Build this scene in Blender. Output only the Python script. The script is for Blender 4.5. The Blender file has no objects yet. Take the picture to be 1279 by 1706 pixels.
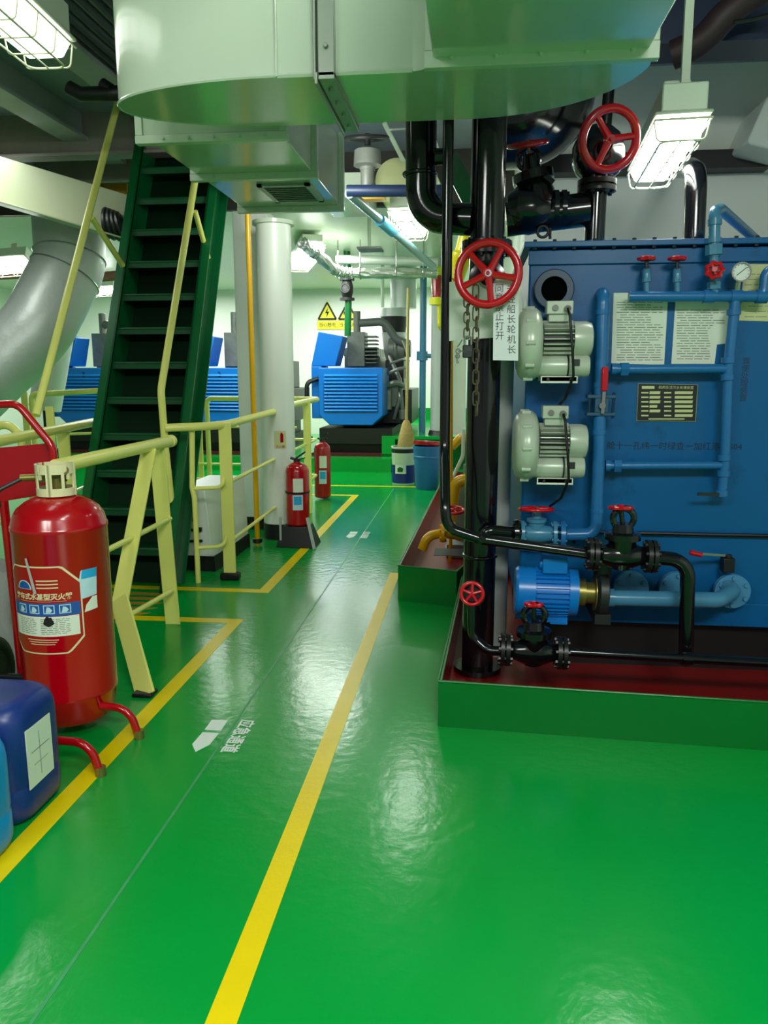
import bpy, bmesh, math, random
from mathutils import Vector, Matrix
random.seed(7)
V = Vector
PI = math.pi

# ------------------------------------------------------------------ camera
F_PX, IW, IH = 1280.0, 1279.0, 1706.0
PITCH, YAW, EYE = math.radians(10.3), math.radians(6.46), V((0, 0, 1.25))
FW = V((-math.sin(YAW)*math.cos(PITCH), math.cos(YAW)*math.cos(PITCH), -math.sin(PITCH)))
RT = V((math.cos(YAW), math.sin(YAW), 0))
UP = RT.cross(FW)
scene = bpy.context.scene
cam = bpy.data.cameras.new('camera')
cam.sensor_fit = 'VERTICAL'
cam.sensor_height = 32.0
cam.lens = 32.0*F_PX/IH
cam.clip_start = 0.02
camo = bpy.data.objects.new('camera', cam)
scene.collection.objects.link(camo)
M = Matrix((RT, UP, -FW)).transposed().to_4x4()
M.translation = EYE
camo.matrix_world = M
scene.camera = camo
scene.view_settings.view_transform = 'Standard'
scene.view_settings.look = 'None'
scene.view_settings.gamma = 1.0
scene.view_settings.use_curve_mapping = False
scene.view_settings.exposure = 0.0
scene.cycles.max_bounces = 8
scene.cycles.glossy_bounces = 4
scene.cycles.sample_clamp_indirect = 6.0
# ------------------------------------------------------------------ world
world = bpy.data.worlds.new('world')
scene.world = world
world.use_nodes = True
bg = world.node_tree.nodes['Background']
bg.inputs[0].default_value = (0.9, 1.0, 0.93, 1)
bg.inputs[1].default_value = 0.24
LAMP_E = 20.0          # strength of the fluorescent diffusers


def area_lamp(loc, sx, sy, power, rot=(0, 0, 0), col=(0.95, 1.0, 0.93)):
    l = bpy.data.lights.new('bare_light', 'AREA')
    l.shape = 'RECTANGLE'
    l.size, l.size_y, l.energy, l.color = sx, sy, power, col
    o = bpy.data.objects.new('bare_light', l)
    o.location, o.rotation_euler = loc, rot
    scene.collection.objects.link(o)
    return o


# the row of deckhead lamps over the walkway, above and behind the viewpoint
area_lamp((0.1, 1.15, 2.80), 0.4, 1.2, 50)
area_lamp((0.75, -0.8, 2.80), 1.2, 0.5, 80, (math.radians(30), 0, 0))
area_lamp((-1.6, -0.8, 2.80), 1.2, 0.5, 50, (math.radians(30), 0, 0))
# light panels without fixtures, added to lift the further engine room
area_lamp((-3.0, 9.0, 2.58), 1.8, 1.4, 62)
area_lamp((-1.6, 12.3, 2.58), 2.4, 0.3, 90)
area_lamp((-1.0, 4.56, 2.36), 0.5, 0.3, 13, (math.radians(72), 0, math.radians(-14)))  # unseen fill light behind the duct, tilted to brighten the white column
area_lamp((-5.0, 11.8, 2.58), 1.6, 0.4, 120)  # unseen fill light, placed to brighten the left part of the back bulkhead
area_lamp((-1.55, 8.5, 2.55), 0.3, 1.2, 42)
area_lamp((-3.3, 4.6, 2.75), 0.4, 1.2, 16)


# ------------------------------------------------------------------ survey helpers
def ray(x, y):
    return FW*F_PX + RT*(x-IW/2) + UP*(IH/2-y)


def ay(x, y, Y):
    d = ray(x, y)
    return EYE + d*(Y/d.y)


def ax(x, y, X):
    d = ray(x, y)
    return EYE + d*(X/d.x)


def az(x, y, z=0.0):
    d = ray(x, y)
    return EYE + d*((z-EYE.z)/d.z)


def px_m(p, Y):       # length of p pixels near distance Y
    return p*Y/F_PX


# ------------------------------------------------------------------ materials
MATS = {}


def lin(c):
    c = c/255.0
    return c/12.92 if c <= 0.04045 else ((c+0.055)/1.055)**2.4


def mat(name, rgb, rough=0.4, metal=0.0, noise=0.0, nscale=6.0, bump=0.0, bscale=40.0, emit=0.0, spec=0.5, coat=0.0, dirt=None, dscale=9.0, damt=0.62):
    if name in MATS:
        return MATS[name]
    m = bpy.data.materials.new(name)
    m.use_nodes = True
    nt = m.node_tree
    b = nt.nodes['Principled BSDF']
    col = (lin(rgb[0]), lin(rgb[1]), lin(rgb[2]), 1)
    b.inputs['Base Color'].default_value = col
    b.inputs['Roughness'].default_value = rough
    b.inputs['Metallic'].default_value = metal
    b.inputs['Specular IOR Level'].default_value = spec
    b.inputs['Coat Weight'].default_value = coat
    b.inputs['Coat Roughness'].default_value = 0.1
    tc = nt.nodes.new('ShaderNodeTexCoord')
    if noise > 0 or dirt:
        n = nt.nodes.new('ShaderNodeTexNoise')
        n.inputs['Scale'].default_value = nscale
        n.inputs['Detail'].default_value = 5
        nt.links.new(tc.outputs['Object'], n.inputs['Vector'])
        mx = nt.nodes.new('ShaderNodeMix')
        mx.data_type = 'RGBA'
        mx.inputs['A'].default_value = tuple(c*(1-noise) for c in col[:3])+(1,)
        mx.inputs['B'].default_value = tuple(min(1, c*(1+noise)) for c in col[:3])+(1,)
        nt.links.new(n.outputs['Fac'], mx.inputs['Factor'])
        out = mx.outputs['Result']
        if dirt:
            n2 = nt.nodes.new('ShaderNodeTexNoise')
            n2.inputs['Scale'].default_value = dscale
            n2.inputs['Detail'].default_value = 8
            n2.inputs['Roughness'].default_value = 0.7
            nt.links.new(tc.outputs['Object'], n2.inputs['Vector'])
            cr = nt.nodes.new('ShaderNodeValToRGB')
            cr.color_ramp.elements[0].position = damt
            cr.color_ramp.elements[1].position = damt+0.12
            nt.links.new(n2.outputs['Fac'], cr.inputs['Fac'])
            m2 = nt.nodes.new('ShaderNodeMix')
            m2.data_type = 'RGBA'
            nt.links.new(cr.outputs['Color'], m2.inputs['Factor'])
            nt.links.new(out, m2.inputs['A'])
            m2.inputs['B'].default_value = (lin(dirt[0]), lin(dirt[1]), lin(dirt[2]), 1)
            out = m2.outputs['Result']
        nt.links.new(out, b.inputs['Base Color'])
    if bump > 0:
        nb = nt.nodes.new('ShaderNodeTexNoise')
        nb.inputs['Scale'].default_value = bscale
        nb.inputs['Detail'].default_value = 4
        nt.links.new(tc.outputs['Object'], nb.inputs['Vector'])
        bp = nt.nodes.new('ShaderNodeBump')
        bp.inputs['Strength'].default_value = bump
        bp.inputs['Distance'].default_value = 0.01
        nt.links.new(nb.outputs['Fac'], bp.inputs['Height'])
        nt.links.new(bp.outputs['Normal'], b.inputs['Normal'])
    if emit > 0:
        b.inputs['Emission Color'].default_value = (0.97, 1.0, 0.95, 1)
        b.inputs['Emission Strength'].default_value = emit
    MATS[name] = m
    return m


GREENFLOOR = mat('green deck paint', (0, 150, 55), 0.2, noise=0.08, nscale=2.5, bump=0.13, bscale=22, spec=0.5)
GREENCOAM = mat('green coaming paint', (0, 112, 40), 0.3, noise=0.1, bump=0.05)
YLINE = mat('yellow line paint', (230, 204, 0), 0.35, spec=.3, noise=0.08, bump=0.1)
WHITEPAINT = mat('white stencil paint', (222, 235, 225), 0.5)
WALLW = mat('white bulkhead paint', (226, 234, 222), 0.35, noise=0.04, nscale=1.5)
CEILG = mat('grey deckhead paint', (140, 150, 166), 0.6, noise=0.25, nscale=2.0)
CEILW = mat('pale deckhead paint', (205, 218, 196), 0.35, noise=0.05)
DUCTP = mat('pale green duct paint', (198, 212, 190), 0.16, noise=0.03, nscale=2, bump=0.05, bscale=3.5, spec=0.55, coat=0.3)
CREAM = mat('cream rail paint', (240, 238, 130), 0.3, noise=0.08, bump=0.04)
LADDERG = mat('dark green ladder paint', (8, 90, 46), 0.28, noise=0.2)
LADDERD = mat('tread green paint', (8, 74, 40), 0.38, noise=0.25)
REDP = mat('glossy red paint', (172, 0, 16), 0.2, noise=0.06, coat=0.4)
REDW = mat('handwheel red paint', (198, 3, 26), 0.22, coat=0.4)
REDIN = mat('red bilge paint', (128, 10, 10), 0.35, noise=0.25, nscale=5, dirt=(60, 10, 8), dscale=5)
BLACKP = mat('glossy black pipe paint', (12, 12, 17), 0.16, noise=0.15, bump=0.03, bscale=12, coat=0.3)
BLACKM = mat('matte black', (12, 13, 14), 0.5)
DARKIRON = mat('dark cast iron', (34, 36, 36), 0.42, noise=0.4, nscale=14, bump=0.2, bscale=30)
GREYIRON = mat('grey engine paint', (120, 124, 116), 0.42, noise=0.35, nscale=10, bump=0.2, bscale=20, metal=0.2)
TANKB = mat('blue tank paint', (6, 92, 150), 0.34, spec=.35, noise=0.14, nscale=2.2, bump=0.08, bscale=7, dirt=(10, 70, 110), dscale=2.2, damt=0.55)
PIPEB = mat('blue pipe paint', (34, 108, 168), 0.28, noise=0.1, bump=0.05)
PUMPB = mat('bright blue pump paint', (8, 118, 205), 0.28, noise=0.05)
GENB = mat('bright blue generator paint', (10, 112, 205), 0.32, noise=0.04)
GENBL = mat('louvre blue paint', (24, 130, 222), 0.25)
TEAL = mat('teal painted pipe', (70, 132, 168), 0.25, noise=0.1)
BLOWG = mat('pale grey blower paint', (190, 200, 182), 0.3, noise=0.06, metal=0.1)
BLOWD = mat('dark fin shade and band', (34, 38, 34), 0.5)
STEEL = mat('bright steel', (170, 172, 168), 0.25, metal=0.9)
WIRE = mat('cream wire guard', (214, 216, 180), 0.35)
PAPER = mat('printed paper', (224, 232, 214), 0.6, noise=0.05, nscale=4)
PAPERW = mat('bright notice paper', (226, 232, 232), 0.55)
PAPERY = mat('yellowed paper', (205, 208, 150), 0.6, noise=0.1)
CARD = mat('white enamel plate', (214, 222, 206), 0.45, noise=0.06)
INK = mat('black ink', (22, 24, 24), 0.6)
INKG = mat('grey ink', (146, 152, 140), 0.7)
FOIL = mat('aluminium lagging foil', (200, 204, 200), 0.28, metal=0.8, noise=0.3, nscale=12, bump=1.0, bscale=26)
FOILS = mat('smooth aluminium cladding', (202, 208, 204), 0.42, metal=0.3, noise=0.22, nscale=3, bump=0.5, bscale=9)
YPIPE = mat('yellow pipe paint', (226, 172, 0), 0.28, noise=0.06)
YELLOW = mat('bright yellow paint', (238, 226, 20), 0.35)
SIGNY = mat('warning sign yellow', (232, 222, 40), 0.45)
JERB = mat('dark blue plastic', (18, 48, 120), 0.35, noise=0.06)
JERL = mat('light blue plastic', (16, 140, 210), 0.35, noise=0.04)
BUCKB = mat('blue bucket plastic', (44, 112, 176), 0.4, noise=0.08)
NAVY = mat('navy tin print', (20, 44, 130), 0.4)
STRAW = mat('broom straw', (172, 150, 88), 0.8, noise=0.3, nscale=40, bump=0.5, bscale=90)
WOOD = mat('pale wood handle', (190, 172, 110), 0.5, noise=0.15)
COLLAR = mat('cream collar plastic', (226, 218, 172), 0.4, noise=0.1, dirt=(120, 100, 70), dscale=20, damt=0.66)
BLUEL = mat('label blue', (30, 86, 165), 0.5, noise=0.1)
SKYL = mat('sticker sky blue', (40, 165, 220), 0.5)
PALEB = mat('sticker pale blue', (190, 222, 232), 0.55, noise=0.08, nscale=30)
ROOMDARK = mat('bore shade black', (2, 3, 4), 0.9, spec=.05)
BRASS = mat('weathered brass', (140, 130, 70), 0.35, metal=0.7, noise=0.2)
CHAINM = mat('rusty chain steel', (120, 108, 88), 0.4, metal=0.7, noise=0.4, nscale=40)
GREENPIPE = mat('green pipe paint', (8, 96, 44), 0.3)
AMBER = mat('amber beam paint', (176, 128, 40), 0.4)
RUST = mat('red brown pipe', (150, 92, 80), 0.5)
GLOW = mat('lit fluorescent diffuser', (250, 255, 250), 0.4, emit=LAMP_E)
GLOWSOFT = mat('softly lit fluorescent diffuser', (250, 255, 250), 0.4, emit=4.0)
GAUGEF = mat('gauge face', (228, 234, 226), 0.4)
DKBLUE = mat('dark blue beam', (28, 44, 74), 0.4, noise=0.2)
GREYBAG = mat('grey canvas', (150, 152, 148), 0.8, noise=0.2, bump=0.4)
GREYPOST = mat('grey post paint', (176, 182, 178), 0.35, noise=0.06)


# ------------------------------------------------------------------ geometry helpers
def frame(axis):
    a = V(axis).normalized()
    r = V((0, 0, 1)) if abs(a.z) < 0.9 else V((1, 0, 0))
    u = r.cross(a).normalized()
    return u, a.cross(u).normalized(), a


def fillet(pts, rad, n=7):
    pts = [V(p) for p in pts]
    out = [pts[0]]
    for i in range(1, len(pts)-1):
        a, b, c = pts[i-1], pts[i], pts[i+1]
        d1, d2 = (a-b), (c-b)
        l1, l2 = d1.length, d2.length
        d1.normalize(); d2.normalize()
        ang = d1.angle(d2)
        if ang > PI-0.03:
            out.append(b); continue
        t = min(rad/math.tan(ang/2), l1*0.48, l2*0.48)
        rr = t*math.tan(ang/2)
        p1, p2 = b+d1*t, b+d2*t
        ctr = b+(d1+d2).normalized()*(rr/math.sin(ang/2))
        va, vb = p1-ctr, p2-ctr
        tot = va.angle(vb)
        for k in range(n+1):
            f = k/n
            s = math.sin(tot)
            v = va*(math.sin((1-f)*tot)/s)+vb*(math.sin(f*tot)/s)
            out.append(ctr+v)
    out.append(pts[-1])
    return out


class MB:
    def __init__(self):
        self.bm = bmesh.new()

    def quad(self, *p):
        vs = [self.bm.verts.new(q) for q in p]
        return self.bm.faces.new(vs)

    def box(self, a, b):
        x0, x1 = sorted((a[0], b[0])); y0, y1 = sorted((a[1], b[1])); z0, z1 = sorted((a[2], b[2]))
        return self.hexa([(x0, y0, z0), (x1, y0, z0), (x1, y1, z0), (x0, y1, z0)], [(x0, y0, z1), (x1, y0, z1), (x1, y1, z1), (x0, y1, z1)])

    def hexa(self, lo, hi):
        return self.loft([lo, hi])

    def loft(self, rings, cap=True, closed=True):
        R = [[self.bm.verts.new(p) for p in r] for r in rings]
        n = len(R[0])
        for a, b in zip(R[:-1], R[1:]):
            for i in range(n if closed else n-1):
                j = (i+1) % n
                self.bm.faces.new((a[i], a[j], b[j], b[i]))
        if cap:
            self.bm.faces.new(R[0][::-1]); self.bm.faces.new(R[-1])
        return self

    def cyl(self, p0, p1, r, r1=None, seg=20, cap=True):
        p0, p1 = V(p0), V(p1)
        r1 = r if r1 is None else r1
        u, v, a = frame(p1-p0)
        rings = [[p+u*(q*math.cos(2*PI*i/seg))+v*(q*math.sin(2*PI*i/seg)) for i in range(seg)] for p, q in ((p0, r), (p1, r1))]
        return self.loft(rings, cap)

    def tube(self, pts, r, seg=14, cap=True):
        pts = [V(p) for p in pts]
        n = len(pts)
        tang = [(pts[min(i+1, n-1)]-pts[max(i-1, 0)]).normalized() for i in range(n)]
        u, v, a = frame(tang[0])
        rings = []
        for i in range(n):
            t = tang[i]
            u = (u-t*u.dot(t)).normalized()
            w = t.cross(u)
            rr = r[i] if isinstance(r, (list, tuple)) else r
            rings.append([pts[i]+u*(rr*math.cos(2*PI*k/seg))+w*(rr*math.sin(2*PI*k/seg)) for k in range(seg)])
        return self.loft(rings, cap)

    def lathe(self, o, axis, prof, seg=28, cap=True):
        """prof: list of (distance along axis, radius)"""
        o = V(o)
        u, v, a = frame(axis)
        rings = [[o+a*d+u*(q*math.cos(2*PI*i/seg))+v*(q*math.sin(2*PI*i/seg)) for i in range(seg)] for d, q in prof]
        return self.loft(rings, cap)

    def ring(self, o, axis, R, r, seg=36, ms=10, a0=0, a1=2*PI):
        o = V(o)
        u, v, a = frame(axis)
        full = abs(a1-a0-2*PI) < 1e-4
        n = seg
        rings = []
        for i in range(n if full else n+1):
            t = a0+(a1-a0)*i/n
            d = u*math.cos(t)+v*math.sin(t)
            rings.append([o+d*(R+r*math.cos(2*PI*k/ms))+a*(r*math.sin(2*PI*k/ms)) for k in range(ms)])
        if full:
            rings.append(rings[0])
            self.loft(rings, cap=False)
            bmesh.ops.remove_doubles(self.bm, verts=self.bm.verts, dist=1e-6)
            return self
        return self.loft(rings, True)

    def prism(self, poly, d):
        """poly: list of 3-D points (planar), d: extrusion vector"""
        d = V(d)
        lo = [V(p) for p in poly]
        return self.loft([lo, [p+d for p in lo]])

    def bar(self, p0, p1, w, t, wdir):
        """flat bar from p0 to p1, width w along wdir, thickness t"""
        p0, p1 = V(p0), V(p1)
        a = (p1-p0).normalized()
        wd = V(wdir); wd = (wd-a*wd.dot(a)).normalized()
        n = a.cross(wd)
        c = lambda p: [p+wd*(w/2)+n*(t/2), p-wd*(w/2)+n*(t/2), p-wd*(w/2)-n*(t/2), p+wd*(w/2)-n*(t/2)]
        return self.loft([c(p0), c(p1)])

    def flange(self, o, axis, R, t, bolts=8, br=None, seg=28):
        o = V(o)
        u, v, a = frame(axis)
        self.cyl(o-a*(t/2), o+a*(t/2), R, seg=seg)
        br = br or R*0.1
        for i in range(bolts):
            d = u*math.cos(2*PI*(i+.5)/bolts)+v*math.sin(2*PI*(i+.5)/bolts)
            self.cyl(o+d*(R*0.8)-a*(t/2+br*1.1), o+d*(R*0.8)+a*(t/2+br*1.1), br, seg=6)
        return self

    def mesh(self, me, fn):
        vs = [self.bm.verts.new(fn(v.co)) for v in me.vertices]
        for p in me.polygons:
            try:
                self.bm.faces.new([vs[i] for i in p.vertices])
            except ValueError:
                pass
        return self

    def build(self, name, m, parent=None, smooth=True, bevel=0.0, label=None, normals=True):
        if normals:
            bmesh.ops.recalc_face_normals(self.bm, faces=self.bm.faces)
        me = bpy.data.meshes.new(name)
        self.bm.to_mesh(me); self.bm.free()
        o = bpy.data.objects.new(name, me)
        scene.collection.objects.link(o)
        me.materials.append(m)
        if smooth:
            for p in me.polygons:
                p.use_smooth = True
            me.set_sharp_from_angle(angle=math.radians(38))
        if bevel > 0:
            b = o.modifiers.new('bevel', 'BEVEL')
            b.width, b.segments, b.limit_method, b.angle_limit = bevel, 2, 'ANGLE', math.radians(50)
        if parent:
            o.parent = parent
            r = parent
            mw = Matrix.Identity(4)
            while r:
                mw = r.matrix_basis @ mw if r.parent is None else mw
                r = r.parent
            o.matrix_parent_inverse = mw.inverted() if parent.parent is None else Matrix.Identity(4)
        if label:
            o['label'] = label
        return o


def tag(o, label, cat, group=None, kind=None):
    o['label'] = label; o['category'] = cat
    if group: o['group'] = group
    if kind: o['kind'] = kind
    return o


def thing(name, label, cat, loc=(0, 0, 0), group=None):
    o = bpy.data.objects.new(name, None)
    scene.collection.objects.link(o)
    o.location = loc
    o.empty_display_size = 0.05
    return tag(o, label, cat, group)


def sub(mb, name, m, part, label=None, **k):
    """a sub-part: a mesh under a part whose own basis matrix is identity"""
    return mb.build(name, m, part, label=label, **k)


def copy_thing(root, loc, rotz=0.0, label=None):
    r = root.copy(); scene.collection.objects.link(r)
    r.location = loc; r.rotation_euler = (0, 0, rotz)
    if label: r['label'] = label
    for ch in root.children:
        c = ch.copy(); scene.collection.objects.link(c); c.parent = r
        for g in ch.children:
            d = g.copy(); scene.collection.objects.link(d); d.parent = c
    return r


def struct(o, label=None, cat=None):
    o['kind'] = 'structure'
    if label: o['label'] = label
    if cat: o['category'] = cat
    return o


TXT = {}


def text_mesh(body, size=1.0, align='CENTER', vertical=False, spacing=1.0, bold=0.0):
    cu = bpy.data.curves.new('lettering', 'FONT')
    cu.body = '\n'.join(body) if vertical else body
    cu.size = size
    cu.align_x = align
    cu.align_y = 'CENTER'
    cu.offset = bold
    cu.resolution_u = 2
    if vertical: cu.space_line = spacing
    else: cu.space_character = spacing
    o = bpy.data.objects.new('lettering', cu)
    scene.collection.objects.link(o)
    dg = bpy.context.evaluated_depsgraph_get()
    me = bpy.data.meshes.new_from_object(o.evaluated_get(dg))
    bpy.data.objects.remove(o)
    bpy.data.curves.remove(cu)
    return me


def planar(o, xd, yd, off=0.0):
    o, xd, yd = V(o), V(xd).normalized(), V(yd).normalized()
    n = xd.cross(yd)
    return lambda c: o+xd*c.x+yd*c.y+n*(off+c.z)


def wheel_mb(o, axis, R, r, spokes=5, hub=None, dish=0.0, phase=0.3):
    m = MB()
    o = V(o)
    u, v, a = frame(axis)
    m.ring(o, axis, R, r, seg=40)
    hub = hub or R*0.16
    h0 = o-a*dish
    m.lathe(h0-a*r*1.2, a, [(0, hub*.8), (0, hub), (r*2.2, hub), (r*2.2, hub*.45), (r*3.0, hub*.4)], seg=16)
    for i in range(spokes):
        t = phase+2*PI*i/spokes
        d = u*math.cos(t)+v*math.sin(t)
        m.tube([h0+d*hub*.6, h0.lerp(o, .5)+d*R*.55, o+d*(R-r*.4)], [r*.95, r*.75, r*.8], seg=8)
    return m


def knob_wheel_mb(o, axis, R, r, lobes=6):
    """small handwheel with a scalloped rim"""
    m = MB()
    o = V(o)
    u, v, a = frame(axis)
    ring = []
    n = 36
    rings = []
    for i in range(n):
        t = 2*PI*i/n
        RR = R*(1+0.10*math.cos(lobes*t))
        d = u*math.cos(t)+v*math.sin(t)
        rings.append([o+d*(RR-r+r*math.cos(2*PI*k/8))+a*(r*math.sin(2*PI*k/8)) for k in range(8)])
    rings.append(rings[0])
    m.loft(rings, cap=False)
    bmesh.ops.remove_doubles(m.bm, verts=m.bm.verts, dist=1e-6)
    m.cyl(o-a*r, o+a*r*1.5, R*.28, seg=12)
    for i in range(4):
        t = 2*PI*i/4+.4
        d = u*math.cos(t)+v*math.sin(t)
        m.cyl(o+d*R*.2, o+d*(R-r), r*.7, seg=6)
    return m


# ------------------------------------------------------------------ the setting
CZ = 3.0
m = MB(); m.box((-8, -2.5, -0.1), (4, 14.2, 0.0)); floor = struct(m.build('floor', GREENFLOOR, smooth=False), 'glossy green painted steel deck with yellow walkway lines', 'floor')


def floor_poly(name, pts, mt, h=0.0012, label=None):
    m = MB(); m.prism([(p[0], p[1], 0.0) for p in pts], (0, 0, h))
    return m.build(name, mt, floor, smooth=False, label=label)


def line_strip(pts, w, name='yellow_line'):
    pts = [V((p[0], p[1], 0)) for p in pts]
    L, R_ = [], []
    for i, p in enumerate(pts):
        if i == 0: d = (pts[1]-p).normalized(); nrm = V((-d.y, d.x, 0)); k = 1
        elif i == len(pts)-1: d = (p-pts[i-1]).normalized(); nrm = V((-d.y, d.x, 0)); k = 1
        else:
            d1 = (p-pts[i-1]).normalized(); d2 = (pts[i+1]-p).normalized()
            n1, n2 = V((-d1.y, d1.x, 0)), V((-d2.y, d2.x, 0))
            nrm = (n1+n2).normalized(); k = 1/max(.3, nrm.dot(n1))
        L.append(p+nrm*(w/2*k)); R_.append(p-nrm*(w/2*k))
    m = MB()
    for i in range(len(pts)-1):
        m.prism([L[i], R_[i], R_[i+1], L[i+1]], (0, 0, 0.0012))
    return m.build(name, YLINE, floor, smooth=False, label='yellow painted walkway line')


XL, XC, XS = -1.175, -0.462, -0.83
line_strip([(XL, 0.6), (XL, 3.65), (-2.35, 3.64)], 0.066)
line_strip([(XC, 0.6), (XC, 4.7)], 0.062)
line_strip([(-2.35, 4.20), (XL-.0, 4.20), (XL, 7.75), (-1.7, 7.75)], 0.066)
line_strip([(-4.2, 8.42), (-0.6, 8.42)], 0.06)
line_strip([(-3.2, 7.4), (-1.9, 7.4)], 0.05)
# chequered hazard strip at the ladder foot
for i in range(5):
    y0 = 3.66+i*0.09
    floor_poly('hazard_stripe', [(-2.2, y0+.03), (-1.72, y0+.03), (-1.66, y0+.075), (-2.2, y0+.075)], AMBER, .0014)
# plate seam across the walkway
m = MB(); m.box((XS-.004, .3, 0), (XS+.004, 8.3, .0009)); m.build('plate_seam', mat('seam sealant', (60, 150, 95), .5, noise=.3, nscale=20), floor, smooth=False)
# stencilled arrow and lettering
for (cx, cy) in ((-0.865, 2.43), (-0.885, 5.82)):
    floor_poly('white_arrow', [(cx-.03, cy-.13), (cx+.0, cy-.075), (cx+.005, cy+.01), (cx-.055, cy+.01), (cx-.06, cy-.08)], WHITEPAINT, .0014)
    floor_poly('white_arrow', [(cx-.055, cy+.03), (cx+.005, cy+.03), (cx+.005, cy+.11), (cx-.055, cy+.11)], WHITEPAINT, .0014)
    m = MB(); m.mesh(text_mesh('应急通道', .062, bold=.0015), planar((cx+.075, cy+.0, .0014), (0, -1, 0), (1, 0, 0)))
    m.build('stencil_lettering', WHITEPAINT, floor, smooth=False, normals=False)

m = MB(); m.box((-8, -2.5, CZ), (4, 7.2, CZ+.1)); struct(m.build('ceiling', CEILG, smooth=False), 'dark grey steel deckhead above the walkway', 'ceiling')
m = MB(); m.box((-8, 6.63, 2.66), (4, 14.2, 2.76))
struct(m.build('ceiling_lining', CEILW, smooth=False), 'pale deckhead lining over the generators', 'ceiling')
m = MB(); m.box((-8, 6.55, 2.58), (4, 6.62, 3.0)); struct(m.build('trim_5', mat('brown black void shade', (46, 44, 36), .6, noise=.3), smooth=False), 'lining front above the generator aisle, coloured as the dark overhead void', 'beam')  # front of the lining, coloured dark to carry the overhead void's shade
m = MB(); m.box((-8, 13.5, 0), (4, 13.6, 2.7)); struct(m.build('wall_back', WALLW, smooth=False), 'white bulkhead behind the generators', 'wall')
m = MB(); m.box((-8.1, -2.5, 0), (-8, 14.2, 3)); struct(m.build('wall_left', WALLW, smooth=False), 'white bulkhead on the port side', 'wall')
m = MB(); m.box((3.0, -2.5, 0), (3.1, 5.0, 3)); struct(m.build('wall_side', WALLW, smooth=False), 'white bulkhead beside the blue tank', 'wall')
m = MB(); m.box((0.30, 5.0, 0), (3.1, 5.1, 3.0)); m.box((0.30, 5.1, 0), (.4, 13.5, 3.0)); struct(m.build('wall_right', WALLW, smooth=False), 'white bulkhead behind the blue tank', 'wall')
# raised platform carrying the generators, with a green skirting at the bulkhead
m = MB(); m.box((-8, 9.62, 0), (-1.0, 13.5, .17)); struct(m.build('raised_platform', GREENFLOOR, smooth=False), 'low green step the generators stand on', 'platform')
m = MB(); m.box((-1.15, 9.9, .0), (-0.98, 13.5, .40)); m.box((-1.15, 9.9, .40), (.3, 13.5, .44)); m.box((-.98, 10.5, 0), (.3, 10.55, .4)); m.box((-1.15, 13.44, .44), (.3, 13.5, .64))
struct(m.build('side_platform', GREENFLOOR, smooth=False), 'green bench-high steel platform beside the generator', 'platform')
# deck beams and trunking under the deckhead on the left
m = MB()
for x in (-1.45, -2.05, -2.75, -3.5):
    m.box((x-.05, -1, CZ-.16), (x+.05, 6.6, CZ)); m.box((x-.09, -1, CZ-.18), (x+.09, 6.6, CZ-.155))
struct(m.build('trim_1', mat('beam grey', (150, 158, 160), .5, noise=.2), smooth=False), 'grey steel deck beams under the deckhead', 'beam')
m = MB()
m.box((-6, 5.4, CZ-.26), (-1.3, 5.46, CZ)); m.box((-6, 5.36, CZ-.28), (-1.3, 5.5, CZ-.26)); m.box((-6, 6.0, CZ-.30), (-1.3, 6.06, CZ))
struct(m.build('trim_2', mat('beam brown grey', (128, 122, 114), .5, noise=.2), smooth=False), 'grey cross beams above the ladder', 'beam')
m = MB(); m.box((0.2, 4.0, CZ-.26), (3.0, 4.08, CZ)); m.box((0.2, 3.92, CZ-.285), (3.0, 4.16, CZ-.26))
struct(m.build('trim_3', DKBLUE, smooth=False), 'dark blue cross beam above the blue tank', 'beam')
m = MB(); m.box((0.3, 4.86, 2.40), (3.0, 4.995, 2.50))
struct(m.build('trim_4', BLACKM, smooth=False), 'dark ledge along the bulkhead behind the tank', 'ledge')

# ------------------------------------------------------------------ lamps


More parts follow.
